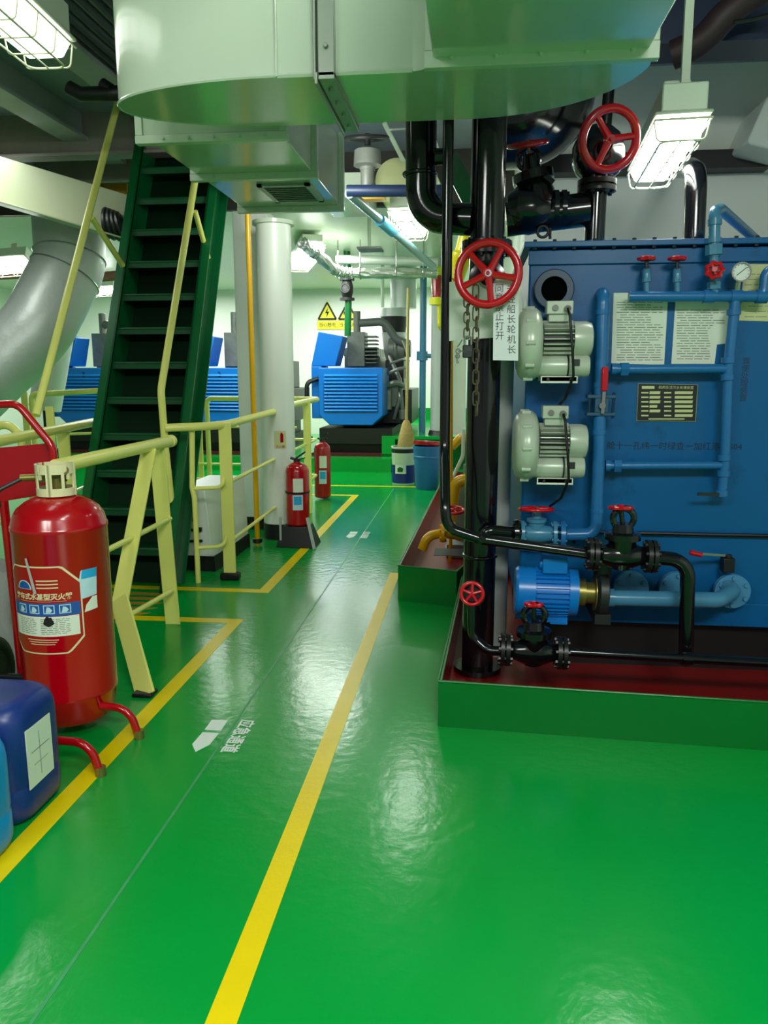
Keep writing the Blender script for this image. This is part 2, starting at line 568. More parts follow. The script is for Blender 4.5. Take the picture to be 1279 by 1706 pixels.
def make_light(label, a, b, w, depth=0.10, face=(0, 0, -1), glow=None, group='caged fluorescent deckhead lights'):
    """fixture from a to b (centres of the diffuser's two ends), diffuser pointing along face"""
    a, b = V(a), V(b)
    L = (b-a).length
    d = (b-a).normalized()
    n = V(face); n = (n-d*n.dot(d)).normalized()
    s = d.cross(n).normalized()
    t = thing('ceiling_light', label, 'light', (a+b)/2, group)

    def P(x, y, z): return a+d*x+s*y+n*z

    def slab(x0, x1, y0, y1, z0, z1, m, tap=0.0):
        m.loft([[P(x0, y0, z0), P(x1, y0, z0), P(x1, y1, z0), P(x0, y1, z0)],
                [P(x0+tap, y0+tap, z1), P(x1-tap, y0+tap, z1), P(x1-tap, y1-tap, z1), P(x0+tap, y1-tap, z1)]])
    h = w/2
    m = MB(); slab(-.03, L+.03, -h*.8, h*.8, -depth*1.1, -depth*.1, m, -.0); slab(-.035, L+.035, -h*1.02, h*1.02, -depth*.12, 0, m)
    slab(L*.2, L*.2+.06, -h*.5, h*.5, -depth*1.8, -depth, m); slab(L*.8-.06, L*.8, -h*.5, h*.5, -depth*1.8, -depth, m)
    m.build('housing', CEILW, t, bevel=.006)
    m = MB(); slab(-.015, L+.015, -h*.94, h*.94, .002, depth*.62, m, w*.13)
    m.build('diffuser', glow or GLOW, t, bevel=.012, label='brightly lit diffuser')
    m = MB(); z = depth*.85; r = .0035
    rim = [P(-.03, -h*.98, z*.2), P(L+.03, -h*.98, z*.2), P(L+.03, h*.98, z*.2), P(-.03, h*.98, z*.2), P(-.03, -h*.98, z*.2)]
    m.tube(rim, r*1.4, seg=6)
    m.tube(fillet([P(-.0, -h*.7, z), P(L, -h*.7, z), P(L, h*.7, z), P(0, h*.7, z), P(0, -h*.7, z), P(.1, -h*.7, z)], .04), r*1.3, seg=6)
    m.tube([P(0, 0, z), P(L, 0, z)], r, seg=6)
    k = max(3, int(L/.13))
    for i in range(k+1):
        x = L*i/k
        m.tube(fillet([P(x, -h*.98, z*.2), P(x, -h*.85, z), P(x, h*.85, z), P(x, h*.98, z*.2)], .02, 4), r, seg=6)
    m.build('wire_guard', WIRE, t)
    return t


make_light('caged fluorescent light glowing above the blue tank', az(1135, 222, 2.14)+V((0, 0, .06)), az(1082, 304, 2.14)+V((0, 0, .06)), .205)
make_light('caged fluorescent light glowing at the deckhead beside the curved duct', az(78, 66, 2.60)+V((.05, -1.12, .03)), az(78, 66, 2.60), .22, depth=.13, glow=GLOWSOFT)
make_light('caged fluorescent light glowing behind the black pipe elbow', az(669, 358, 2.33)+V((0, 0, .04)), az(693, 391, 2.33)+V((0, 0, .04)), .20)
make_light('lit fluorescent light beyond the white column, beside the foil-wrapped pipe', ay(497, 440, 9.0), ay(520, 410, 8.0)+V((0, 0, -.0)), .26)
make_light('lit fluorescent light seen above the thick silver exhaust pipe', ay(-30, 443, 7.0), ay(45, 437, 7.0), .22, face=(0, -.5, -1))
make_light('small distant fluorescent light between the silver pipe and the green ladder', ay(155, 483, 11.0), ay(188, 481, 11.0), .16, face=(0, -.5, -1))

# ------------------------------------------------------------------ ventilation duct
DZ = 2.15
DT = 2.62
t = thing('ventilation_duct', 'large pale green painted duct with rounded ends above the walkway', 'duct', (-.4, 2.75, DZ))


def stadium(z, yo=0.0):
    x0, x1, y0, y1 = -1.235, .545, 2.53, 3.0
    pts = []
    # front edge left to right, rounded right end (large quarter arc at the back), rounded left end
    lc = (x0+.62, (y0+y1)/2+.0)
    for i in range(25):         # left end: half ellipse from back to front
        a = PI/2+PI*i/24
        pts.append((lc[0]+.62*math.cos(a), (y0+y1)/2+(y1-y0)/2*math.sin(a), z))
    pts.append((-.20, y0, z))
    for i in range(9):          # fillet towards the front branch
        f = i/8
        pts.append((-.20+.07*f, y0-.05*f*f, z))
    pts.append((.50, y0-.05, z))
    for i in range(1, 15):      # right end: quarter ellipse
        a = -PI/2*0+PI/2*i/14
        pts.append((-.05+.56*math.cos(a), (y0-.02)+(y1+.02-y0)*math.sin(a), z))
    return pts


m = MB(); m.loft([stadium(DZ), stadium(DT)]); m.build('plenum', DUCTP, t)
# folded seam lips along the bottom edge of the plenum
m = MB()
pl = [V(p) for p in stadium(DZ+.004)]
m.tube(pl[2:26], .006, seg=6)
m.tube([V((-.62, 2.53, DZ)), V((-.20, 2.53, DZ))], .004, seg=6)
m.tube([V((-.62, 2.525, DZ+.0)), V((-.62, 2.525, DT))], .004, seg=6)
m.build('seam', DUCTP, t)
# bolted joint around the plenum
m = MB(); m.box((-.485, 2.500, DZ-.012), (-.435, 2.535, DT)); m.box((-.500, 2.50, DZ-.022), (-.492+.0, 2.535, DT)); m.box((-.485, 2.50, DZ-.022), (-.435, 3.03, DZ)); m.box((-.497, 2.50, DZ-.034), (-.487, 3.03, DZ))
for k in range(3): m.cyl((-.46, 2.502, 2.22+k*.17), (-.46, 2.488, 2.22+k*.17), .008, seg=6)
for k in range(4): m.cyl((-.46, 2.58+k*.12, DZ-.02), (-.46, 2.58+k*.12, DZ-.032), .008, seg=6)
m.build('joint_flange', mat('galvanised joint', (150, 160, 146), .35, noise=.15, metal=.3), t, bevel=.002)
# front branch running towards the viewer, with its flange
m = MB(); m.loft([[(-.145, 1.2, DZ+.015), (.50, 1.2, DZ+.015), (.50, 1.2, DT), (-.145, 1.2, DT)], [(-.135, 2.49, DZ+.015), (.485, 2.49, DZ+.015), (.485, 2.49, DT), (-.135, 2.49, DT)]]); m.build('front_branch', DUCTP, t, bevel=.004)
m = MB(); m.box((-.16, 2.475, DZ-.012), (.515, 2.505, DZ+.035)); m.box((-.159, 2.477, DZ+.036), (-.13, 2.504, DT)); m.box((.485, 2.477, DZ+.036), (.514, 2.504, DT))
for k in range(5): m.cyl((-.08+.13*k, 2.477, DZ+.012), (-.08+.13*k, 2.467, DZ+.012), .007, seg=6)
m.build('branch_flange', CEILW, t, bevel=.002)
# rear branch: rectangular duct running aft from the plenum
m = MB(); m.box((-1.285, 3.06, DZ), (-.745, 4.42, 2.5)); m.build('rear_branch', DUCTP, t, bevel=.004)
for y in (3.07, 3.66, 4.39):
    m = MB()
    m.box((-1.315, y-.018, DZ-.03), (-.715, y+.018, DZ)); m.box((-.745, y-.017, DZ+.0005), (-.716, y+.017, 2.52)); m.box((-1.314, y-.017, DZ+.0005), (-1.285, y+.017, 2.52))
    for k in range(5): m.cyl((-1.2+.1*k, y-.018, DZ-.015), (-1.2+.1*k, y-.028, DZ-.015), .006, seg=6)
    m.build('branch_flange', CEILW, t, bevel=.002)
m = MB(); m.box((-1.06, 3.86, DZ-.012), (-.80, 3.885, DZ)); m.box((-1.06, 4.215, DZ-.012), (-.80, 4.24, DZ)); m.box((-1.06, 3.86, DZ-.012), (-1.035, 4.24, DZ)); m.box((-.825, 3.86, DZ-.012), (-.80, 4.24, DZ))
for k in range(8):
    y = 3.9+k*.04
    m.hexa([(-1.035, y, DZ-.01), (-.825, y, DZ-.01), (-.825, y+.006, DZ-.01), (-1.035, y+.006, DZ-.01)], [(-1.035, y+.02, DZ+.001), (-.825, y+.02, DZ+.001), (-.825, y+.026, DZ+.001), (-1.035, y+.026, DZ+.001)])
m.build('air_grille', mat('grille grey', (150, 162, 146), .4), t, smooth=False)

# a second pale trunk deeper in, above the generators' aisle
t = thing('overhead_duct', 'pale green square trunk under the deckhead beyond the duct end', 'duct', (-1.3, 5.5, 2.3))
m = MB(); m.box((-1.15, 5.7, 2.50), (-.80, 6.54, 2.64)); m.build('trunk', DUCTP, t, bevel=.005)
m = MB(); m.box((-1.17, 5.68, 2.47), (-.78, 5.72, 2.50)); m.build('flange', CEILW, t)

# ------------------------------------------------------------------ the ship's ladder
LXL, LXR = -2.25, -1.76


def ly(z): return 4.10+0.46*z


t = thing('ship_ladder', 'steep dark green steel ladder stair with cream handrails, climbing to the deck above', 'stairs', (-2.0, 4.25, 0))
zt = 2.98
for x0, x1 in ((LXL-.012, LXL), (LXR, LXR+.012)):
    m = MB()
    m.loft([[(x0, ly(0)-.02, 0), (x1, ly(0)-.02, 0), (x1, ly(0)+.22, 0), (x0, ly(0)+.22, 0)], [(x0, ly(zt)-.02, zt), (x1, ly(zt)-.02, zt), (x1, ly(zt)+.22, zt), (x0, ly(zt)+.22, zt)]])
    f = .05*(1 if x0 > -2 else -1)
    for o_ in (-.02, .21):
        xa, xb = (x0, x1+f) if f > 0 else (x0+f, x1)
        m.loft([[(xa, ly(0)+o_, 0), (xb, ly(0)+o_, 0), (xb, ly(0)+o_+.012, 0), (xa, ly(0)+o_+.012, 0)], [(xa, ly(zt)+o_, zt), (xb, ly(zt)+o_, zt), (xb, ly(zt)+o_+.012, zt), (xa, ly(zt)+o_+.012, zt)]])
    m.build('stringer', LADDERG, t, smooth=False)
for i in range(13):
    z = .231+i*.216
    y = ly(z)
    m = MB(); m.box((LXL, y, z-.012), (LXR, y+.2, z)); m.box((LXL, y-.002, z-.04), (LXR, y+.014, z)); m.cyl((LXL, y+.004, z-.004), (LXR, y+.004, z-.004), .009, seg=8)
    m.build('tread', LADDERD, t, bevel=.002)
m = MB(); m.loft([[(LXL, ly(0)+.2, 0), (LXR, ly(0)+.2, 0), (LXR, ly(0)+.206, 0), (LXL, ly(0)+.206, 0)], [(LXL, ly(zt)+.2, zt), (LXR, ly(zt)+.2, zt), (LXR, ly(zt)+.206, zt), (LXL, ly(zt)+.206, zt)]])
m.build('back_plate', mat('dark green plate', (1, 36, 15), .6, noise=.3, spec=.2), t, smooth=False)  # dark green plate closing the ladder behind the treads
# handrails
R_ = .021
hr = fillet([ax(333, 250, LXR+.02), ax(268, 650, LXR+.0), ax(275, 742, LXR), ax(288, 862, LXR)], .12)
m = MB(); m.tube(hr, R_, seg=12); h = m.build('handrail', CREAM, t)
m = MB(); m.tube([ax(325, 352, LXR+.02), V((LXR+.01, ly(2.2)+.02, ax(362, 437, LXR).z))], .017, seg=10); m.build('brace', CREAM, h)
hl = [ax(197, 168, LXL), ax(60, 692, LXL)]
m = MB(); m.tube(hl, R_, seg=12); h = m.build('handrail', CREAM, t)
pz = ax(203, 441, LXL).z
m = MB(); m.tube([ax(152, 362, LXL), V((LXL-.02, ly(pz)-.01, pz))], .018, seg=10); m.build('brace', CREAM, h)

# ------------------------------------------------------------------ guard rails
XR = -1.46
t = thing('guard_rail', 'cream guard rail with raking flat-bar stay between the red cylinder and the ladder foot', 'railing', (XR, 3.57, 0))
p_far, p_near = ax(283, 735, XR), ax(92, 778, XR)
m = MB(); m.tube([p_far, p_near], .027, seg=14); m.lathe(p_far+V((0, -.01, 0)), (0, 1, 0), [(0, .03), (.03, .03), (.04, .018)], seg=14); m.build('top_rail', CREAM, t)
m = MB(); m.bar((XR-.015, 3.57, 0.0), (XR-.035, 3.53, .90), .012, .075, (0, 1, 0)); m.build('post', CREAM, t, bevel=.002)
m = MB(); m.bar((XR, p_near.y, 0.0), (XR, p_near.y, p_near.z), .012, .07, (0, 1, 0)); m.build('post', CREAM, t, bevel=.002)
s0, s1 = ax(248, 748, XR), ax(199, 1008, XR)
m = MB(); m.bar(s0, s1, .012, .07, (0, 1, 0)); m.build('stay', CREAM, t, bevel=.002)
ft = az(243, 1160)
m = MB(); m.box(ft+V((-.05, -.02, 0)), ft+V((.03, .05, .016))); m.build('foot_pad', BLACKM, t, bevel=.005)
m = MB(); m.bar(s1+V((0, 0, .03)), ft, .012, .085, (0, 1, 0)); m.build('stay_foot', CREAM, t, bevel=.002)
for (a, b) in (((150, 931), (283, 864)), ((196, 1036), (286, 985))):
    m = MB(); m.tube([ax(*a, XR), ax(*b, XR)], .0125, seg=10); m.build('mid_rail', CREAM, t)

XB = -1.447
t = thing('guard_rail', 'cream guard rail running from the ladder newel to the round white column', 'railing', (XB, 4.43, 0))
zb = .955
m = MB(); m.tube(fillet([ax(275, 713, LXR+.02), ay(372, 709, 4.38), (XB, 5.55, .965)], .25), .024, seg=14); m.build('top_rail', CREAM, t)
m = MB(); m.box((XB-.04, 4.42, 0), (XB+.035, 4.435, zb)); m.build('post', CREAM, t, bevel=.002)
m = MB(); m.box((XB-.06, 4.40, 0), (XB+.055, 4.47, .045)); m.build('foot_pad', BLACKM, t, bevel=.01)
m = MB(); m.tube([ay(320, 715, 4.34), ay(320, 812, 4.34), ay(324, 830, 4.34), (ay(324, 830, 4.34).x, 4.34, 0)], .016, seg=10); m.build('post', CREAM, t)
for (a, b, c) in (((324, 814), (370, 812), 770), ((325, 913), (372, 910), 862)):
    z2 = ay(388, b[1]-7, 4.43).z
    m = MB(); m.tube(fillet([ay(*a, 4.34), ay(*b, 4.36), (XB-.02, 4.43, z2+.03)], .05), .0125, seg=10); m.build('mid_rail', CREAM, t)
    m = MB(); m.tube([(XB, 4.43, z2-.0), (XB, 5.54, z2+.02)], .0125, seg=10); m.build('mid_rail', CREAM, t)

t = thing('guard_rail', 'cream guard rail just behind the round white column, ending before the louvred blue generator', 'railing', (XB, 6.7, 0))
m = MB(); m.tube(fillet([(-2.2, 7.25, 1.0), (XB+.0, 7.2, 1.0), (XB, 5.82, .99)], .03), .025, seg=12); m.build('top_rail', CREAM, t)
m = MB(); m.box((XB-.03, 6.7, 0), (XB+.035, 6.715, 1.0)); m.build('post', CREAM, t)
for z in (.62, .28):
    m = MB(); m.tube(fillet([(-2.2, 7.25, z), (XB-.02, 7.2, z), (XB, 5.82, z)], .02), .012, seg=8); m.build('mid_rail', CREAM, t)

t = thing('guard_rail', 'short cream rail seen between the green ladder and the square white post', 'railing', (-2.6, 7.4, 0))
P0 = ay(344, 664, 7.4)
m = MB(); m.tube(fillet([(P0.x, 7.4, 0), (P0.x, 7.4, P0.z), (P0.x+.9, 7.4, P0.z)], .05), .024, seg=10); m.build('top_rail', CREAM, t)
m = MB(); m.box((P0.x-.12, 7.42, 0), (P0.x-.07, 7.435, P0.z-.2)); m.build('post', CREAM, t)
for z in (.72, .35, .2):
    m = MB(); m.tube([(P0.x-.2, 7.4, z), (P0.x+.9, 7.4, z)], .011, seg=8); m.build('mid_rail', CREAM, t)

t = thing('guard_rail', 'long cream rail passing behind the red trolley handle to the left ladder side', 'railing', (-2.35, 4.3, 0))
m = MB(); m.tube([(-2.20, 3.3, .93), (-2.42, 4.95, .94)], .027, seg=12); m.build('top_rail', CREAM, t)
m = MB(); m.box((-2.40, 4.25, 0), (-2.33, 4.262, .93)); m.build('post', CREAM, t)
m = MB(); m.box((-2.52, 4.35, 0), (-2.47, 4.36, 1.05)); m.build('post', CREAM, t)
m = MB(); m.tube([(-2.20, 3.3, .55), (-2.42, 4.95, .56)], .012, seg=8); m.build('mid_rail', CREAM, t)
m = MB(); m.ring(ay(10, 742, 3.9), (.2, 1, 0), .11, .022, seg=28); m.build('rail_loop', CREAM, t)

t = thing('guard_rail', 'cream rail in front of the far left blue generator', 'railing', (-3.6, 6.5, 0))
A, B_ = ay(52, 657, 6.5), ay(150, 649, 6.6)
m = MB(); m.tube(fillet([(A.x, 6.5, 0), A, (B_.x+.3, 6.6, B_.z)], .05), .026, seg=10); m.build('top_rail', CREAM, t)
m = MB(); m.tube([(A.x+.05, 6.5, .7), (B_.x+.3, 6.6, .72)], .012, seg=8); m.build('mid_rail', CREAM, t)
m = MB(); m.box((A.x-.1, 6.5, 0), (A.x-.04, 6.51, A.z+.02)); m.build('post', CREAM, t)

# ------------------------------------------------------------------ columns, posts and pipes beside the ladder
CXc = V((-1.445, 5.68, 0))
t = thing('round_column', 'round white steel column beside the two red extinguishers', 'column', CXc)
m = MB(); m.lathe(CXc, (0, 0, 1), [(0, .125), (2.30, .125)], seg=36); m.build('shaft', WALLW, t)
m = MB(); m.cyl(CXc+V((0, 0, 2.29)), CXc+V((0, 0, 2.315)), .15, seg=36); m.build('top_plate', DUCTP, t)
m = MB(); m.cyl(CXc+V((0, 0, 0)), CXc+V((0, 0, .12)), .128, seg=36); m.build('base_band', BLACKM, t)
# fire extinguisher sign wrapped on the column
sc = az(478, 728, .8); sz = .80
t = thing('extinguisher_sign', 'small pale sticker with a red extinguisher symbol on the round white column', 'sign', (CXc.x+.02, CXc.y-.126, sz))


def on_col(ctr, r, a0):
    """wrap planar (x,y) around a vertical cylinder; a0 is the heading of x=0"""
    return lambda c: V((ctr[0]+(r+c.z)*math.sin(a0+c.x/r), ctr[1]-(r+c.z)*math.cos(a0+c.x/r), ctr[2]+c.y))


def wrap_rect(m, fn, x0, x1, y0, y1, z=0.0, n=10):
    vs = [[m.bm.verts.new(fn(V((x0+(x1-x0)*i/n, y, z)))) for i in range(n+1)] for y in (y0, y1)]
    for i in range(n):
        m.bm.faces.new((vs[0][i], vs[0][i+1], vs[1][i+1], vs[1][i]))


def wrap_poly(m, fn, pts, z=0.0):
    """fan a convex outline, subdivided in x so that it follows the curve"""
    xs = [p[0] for p in pts]
    x0, x1 = min(xs), max(xs)
    n = 24

    def span(x):
        ys = []
        for (a, b) in zip(pts, pts[1:]+pts[:1]):
            if abs(a[0]-b[0]) < 1e-9:
                if abs(x-a[0]) < 1e-9: ys += [a[1], b[1]]
            elif min(a[0], b[0])-1e-9 <= x <= max(a[0], b[0])+1e-9:
                ys.append(a[1]+(b[1]-a[1])*(x-a[0])/(b[0]-a[0]))
        return min(ys), max(ys)
    cols = []
    for i in range(n+1):
        x = x0+(x1-x0)*i/n
        lo, hi = span(x)
        cols.append((m.bm.verts.new(fn(V((x, lo, z)))), m.bm.verts.new(fn(V((x, hi, z))))))
    for a, b in zip(cols[:-1], cols[1:]):
        try: m.bm.faces.new((a[0], b[0], b[1], a[1]))
        except ValueError: pass


fn = on_col((CXc.x, CXc.y, .76), .1262, .35)
m = MB(); wrap_rect(m, fn, -.045, .045, -.065, .065); m.build('sticker', PAPERY, t, normals=False)
m = MB(); wrap_rect(m, fn, .0, .024, -.02, .042, .001, 4); wrap_rect(m, fn, .004, .018, .042, .052, .001, 3); m.build('symbol', REDP, t, normals=False)
m = MB(); m.mesh(text_mesh('灭火器', .022), lambda c: fn(V((c.x-.0, c.y-.052, .001)))); m.build('lettering', REDP, t, smooth=False, normals=False)

t = thing('square_post', 'square white steel post standing left of the round white column', 'column', (-1.72, 6.0, 0))
m = MB(); m.box((-1.83, 5.95, 0), (-1.56, 6.2, 2.45)); m.build('shaft', WALLW, t, bevel=.006)
m = MB(); m.box((-1.84, 5.94, 0), (-1.55, 6.21, .1)); m.build('base_band', BLACKM, t)
t = thing('vertical_pipe', 'slim yellow pipe rising in front of the square white post', 'pipe', (-1.56, 5.3, 0))
yp = [(-1.545, 5.38, 0.0), (-1.545, 5.38, 2.62)]
m = MB(); m.tube(yp, .019, seg=12); m.build('pipe', YPIPE, t)
m = MB(); m.cyl((-1.545, 5.38, .02), (-1.545, 5.38, .05), .035); m.build('collar', DARKIRON, t)

# low white locker by the ladder
t = thing('equipment_locker', 'low white steel locker with an umbrella sticker beside the ladder', 'locker', (-1.75, 4.9, 0))
m = MB(); m.loft([[(-1.88, 4.64, .09), (-1.62, 4.62, .09), (-1.60, 4.95, .09), (-1.60, 5.34, .09), (-1.88, 5.34, .09)], [(-1.88, 4.64, .52), (-1.66, 4.62, .52), (-1.62, 4.95, .52), (-1.62, 5.34, .52), (-1.88, 5.34, .52)]]); m.build('body', WALLW, t, bevel=.005)
m = MB(); m.loft([[(-1.89, 4.62, .0), (-1.60, 4.60, .0), (-1.59, 4.94, .0), (-1.59, 5.35, .0), (-1.89, 5.35, .0)], [(-1.89, 4.62, .095), (-1.61, 4.61, .095), (-1.595, 4.95, .095), (-1.595, 5.35, .095), (-1.89, 5.35, .095)]]); m.build('plinth', BLACKM, t)
m = MB(); m.box((-1.80, 4.616, .27), (-1.71, 4.6195, .38)); s = m.build('sticker', PAPERY, t)
m = MB(); m.prism([(-1.79, 4.613, .32), (-1.72, 4.613, .32), (-1.735, 4.613, .345), (-1.755, 4.613, .355), (-1.775, 4.613, .345)], (0, .001, 0)); m.box((-1.757, 4.613, .30), (-1.753, 4.614, .32)); m.build('symbol', INK, t)
m = MB(); m.tube([(-1.84, 4.60, .19), (-1.68, 4.60, .20)], .008, seg=8); m.cyl((-1.87, 4.60, .19), (-1.83, 4.60, .19), .02, seg=10); m.build('latch_bar', BLACKM, t)
m = MB()
for p in ((-1.70, .27),):
    m.box((p[0]-.015, 4.60 if p[0] < -1.6 else 4.9, p[1]-.012), (p[0]+.015, 4.63 if p[0] < -1.6 else 4.93, p[1]+.012))
m.cyl((-1.77, 4.612, .27), (-1.70, 4.60, .262), .008, seg=8); m.build('latch', BLACKM, t)

# ------------------------------------------------------------------ the big wheeled extinguisher
EC = V((-1.395, 2.44, 0))
ER = .155
z0 = .035
t = thing('wheeled_fire_extinguisher', 'large red wheeled foam extinguisher with a cream neck collar, standing by the yellow line', 'fire extinguisher', EC)
zb0, zt0 = z0, .86
prof = [(z0, .02), (z0+.004, .08), (z0+.02, .128), (z0+.05, .145), (z0+.11, ER-.002), (z0+.115, ER+.001), (z0+.125, ER+.001), (z0+.13, ER), (.728, ER), (.731, ER+.002), (.742, ER+.002), (.746, ER-.001), (.775, ER-.008), (.80, ER-.024), (.82, ER-.05), (.834, .075), (.842, .04)]
m = MB(); m.lathe(EC, (0, 0, 1), prof, seg=56); cyl = m.build('cylinder', REDP, t)
m = MB(); m.lathe(EC, (0, 0, 1), [(.825, .05), (.85, .05), (.85, .032), (.90, .03)], seg=24); m.box((EC.x-.05, EC.y-.02, .885), (EC.x+.03, EC.y+.02, .92)); m.cyl(EC+V((-.05, 0, .9)), EC+V((-.11, -.03, .9)), .012); m.cyl(EC+V((.03, 0, .9)), EC+V((.05, -.03, .93)), .014); m.build('valve_head', BRASS, t)
# neck collar: ring with windows
m = MB()
n = 40
rc = .064
zc0, zc1 = .842, .948
for i in range(n):
    a0, a1 = 2*PI*i/n, 2*PI*(i+1)/n
    bands = [(zc0, zc0+.026), (zc1-.032, zc1)]
    k = i % 10
    if k in (0, 1, 5): bands = [(zc0, zc1)]
    if k in (7,): bands = [(zc0, zc0+.026), (zc1-.05, zc1-.022)]
    for (u0, u1) in bands:
        P_ = lambda a, r, z: EC+V((r*math.cos(a), r*math.sin(a), z))
        m.hexa([P_(a0, rc, u0), P_(a1, rc, u0), P_(a1, rc-.006, u0), P_(a0, rc-.006, u0)], [P_(a0, rc, u1), P_(a1, rc, u1), P_(a1, rc-.006, u1), P_(a0, rc-.006, u1)])
bmesh.ops.remove_doubles(m.bm, verts=m.bm.verts, dist=1e-5)
m.build('neck_collar', COLLAR, t)
# printed label
fn = on_col((EC.x, EC.y, .478), ER+.0012, .02)


def octo(w, h, c, k=0.0):
    return [(-w+c, -h), (w-c*1.4, -h), (w, -h+c*1.4), (w, h-c*1.6), (w-c*1.6, h), (-w+c*.5, h), (-w, h-c*.6), (-w, -h+c)]


m = MB(); wrap_poly(m, fn, octo(.132, .150, .036)); lab = m.build('label', COLLAR, t, normals=False, label='printed label with a cream octagonal border')
m = MB(); wrap_poly(m, fn, octo(.127, .145, .036), .0006); m.build('label_field', REDP, lab, normals=False)
m = MB(); wrap_rect(m, fn, -.123, .123, -.018, .025, .0012, 20); m.build('pictogram_band', BLUEL, lab, normals=False)
m = MB()
for i in range(4):
    x = -.092+i*.050
    wrap_rect(m, fn, x, x+.036, -.010, .020, .0016, 6)
m.build('pictogram_frame', PALEB, lab, normals=False)
m = MB()
for i in range(4):
    x = -.092+i*.050
    wrap_rect(m, fn, x+.003, x+.033, -.007, .017, .0019, 6)
m.build('pictogram', BLUEL, lab, normals=False)
m = MB()
for i in range(4):
    x = -.074+i*.050
    wrap_poly(m, fn, [(x-.011, -.006), (x+.004, -.006), (x+.011, .002), (x+.003, .012), (x-.006, .014)], .0022)
m.build('pictogram_mark', PALEB, lab, normals=False)
m = MB(); wrap_rect(m, fn, -.118, .118, -.088, -.020, .0012, 20); m.build('instruction_field', PAPER, lab, normals=False)
m = MB()
for r in range(9):
    y = -.030-r*.0062
    for c0, c1 in ((-.09, -.02), (-.005, .088)):
        x = c0
        while x < c1-.01:
            w = random.uniform(.008, .022); wrap_rect(m, fn, x, min(c1, x+w), y, y+.0024, .0016, 2); x += w+.004
m.build('printed_lines', INKG, lab, normals=False)
m = MB(); m.mesh(text_mesh('推车式水基型灭火器', .0235, spacing=.93, bold=.0006), lambda c: fn(V((c.x, c.y+.046, .0014)))); m.build('lettering', COLLAR, lab, smooth=False, normals=False)
m = MB()
for r in range(2): wrap_rect(m, fn, -.08, .082, .031+r*.0, .0325, .0014, 10)
for r in range(3): wrap_rect(m, fn, -.01, .06, .076+r*.012, .080+r*.012, .0014, 8)
for r in range(3): wrap_rect(m, fn, -.06+.006*r, .05-.006*r, -.101-r*.008, -.0985-r*.008, .0014, 8)
m.build('printed_lines', COLLAR, lab, normals=False)
m = MB()
for k in range(12):
    pass
wrap_poly(m, fn, [(-.088+.03+.030*math.cos(PI*i/8), .072+.030*math.sin(PI*i/8)) for i in range(9)], .0014); m.build('round_emblem', PALEB, lab, normals=False)
m = MB(); wrap_poly(m, fn, [(-.088+.03+.025*math.cos(PI*i/8), .0735+.025*math.sin(PI*i/8)) for i in range(9)], .0017); m.build('emblem_field', BLUEL, lab, normals=False)
# black paint blot and a scuffed streak
m = MB(); wrap_poly(m, fn, [(.022+.017*(1+.18*math.sin(5*i))*math.cos(2*PI*i/14), -.036+.017*(1+.2*math.cos(3*i))*math.sin(2*PI*i/14)) for i in range(14)], .0026); m.build('paint_blot', INK, lab, normals=False)
m = MB(); wrap_poly(m, fn, [(-.045, .175), (-.036, .178), (-.01, .06), (-.02, .055)], .0020); m.build('scuff', GREYPOST, lab, normals=False)
fn2 = on_col((EC.x, EC.y, .575), ER+.0014, 1.02)
m = MB(); wrap_poly(m, fn2, [(-.045, -.07), (.030, -.062), (.036, .03), (-.024, .03)], 0); st = m.build('inspection_sticker', PALEB, t, normals=False)
m = MB(); wrap_poly(m, fn2, [(-.024, -.0), (.034, -.0), (.036, .030), (-.020, .03)], .0006); m.build('sticker_band', SKYL, st, normals=False)
m = MB(); wrap_poly(m, fn2, [(-.02, -.115), (.03, -.11), (.03, -.066), (.012, -.066), (-.012, -.09)], 0); m.build('torn_sticker', PAPER, t, normals=False)
# trolley frame: legs, back posts, handle and red plate
fa, fb = az(232, 1230), az(168, 1292)
fr = []
for i, (f, yy) in enumerate(((fa, .035), (fb, -.075))):
    m = MB(); m.tube(fillet([V((EC.x-.02 if i else EC.x+.10, f.y+.015, .108)), V((f.x-.03, f.y, .108)), V((f.x, f.y, .0))], .075), .0135, seg=12); lg = m.build('leg', REDP, t, label='bent red tube leg')
    m = MB(); m.cyl((f.x, f.y, 0), (f.x, f.y, .03), .017, seg=12); m.build('leg_tip', BRASS, lg)
hx = EC.x-.165
ha = [(hx-.33, 2.50, .5), (hx-.33, 2.50, 1.16), (hx+.03, 2.50, 1.155), (hx+.135, 2.50, 1.0), (hx+.14, 2.50, .88)]
m = MB(); m.tube(fillet([ay(-60, 676, 2.58), ay(30, 673, 2.58), ay(88, 745, 2.58), ay(92, 840, 2.58)], .06), .0135, seg=12); m.build('handle', REDP, t)
pl0 = [ay(-70, 752, 2.60), ay(84, 738, 2.60), ay(86, 822, 2.60), ay(2, 836, 2.60), ay(-70, 840, 2.60)]
m = MB(); m.prism(pl0, (0, .008, 0)); m.build('back_plate', REDP, t, bevel=.002)
m = MB(); m.tube([ay(6, 835, 2.55), ay(38, 1130, 2.55), V((ay(42, 1160, 2.55).x, 2.55, .04))], .016, seg=12); m.build('back_post', REDP, t)
m = MB(); m.tube(fillet([EC+V((-.10, -.03, .90)), EC+V((-.17, -.08, .86)), EC+V((-.17, -.06, .80)), EC+V((-.24, .0, .82))], .03), .007, seg=8); m.build('hose_fitting', DARKIRON, t)
wc = V((EC.x-.36, 2.50, .15))
m = MB(); m.ring(wc, (1, 0, 0), .12, .03, seg=30); m.cyl(wc-V((.02, 0, 0)), wc+V((.02, 0, 0)), .10); m.cyl(wc, wc+V((.2, 0, .0)), .012); m.build('wheel', BLACKM, t)

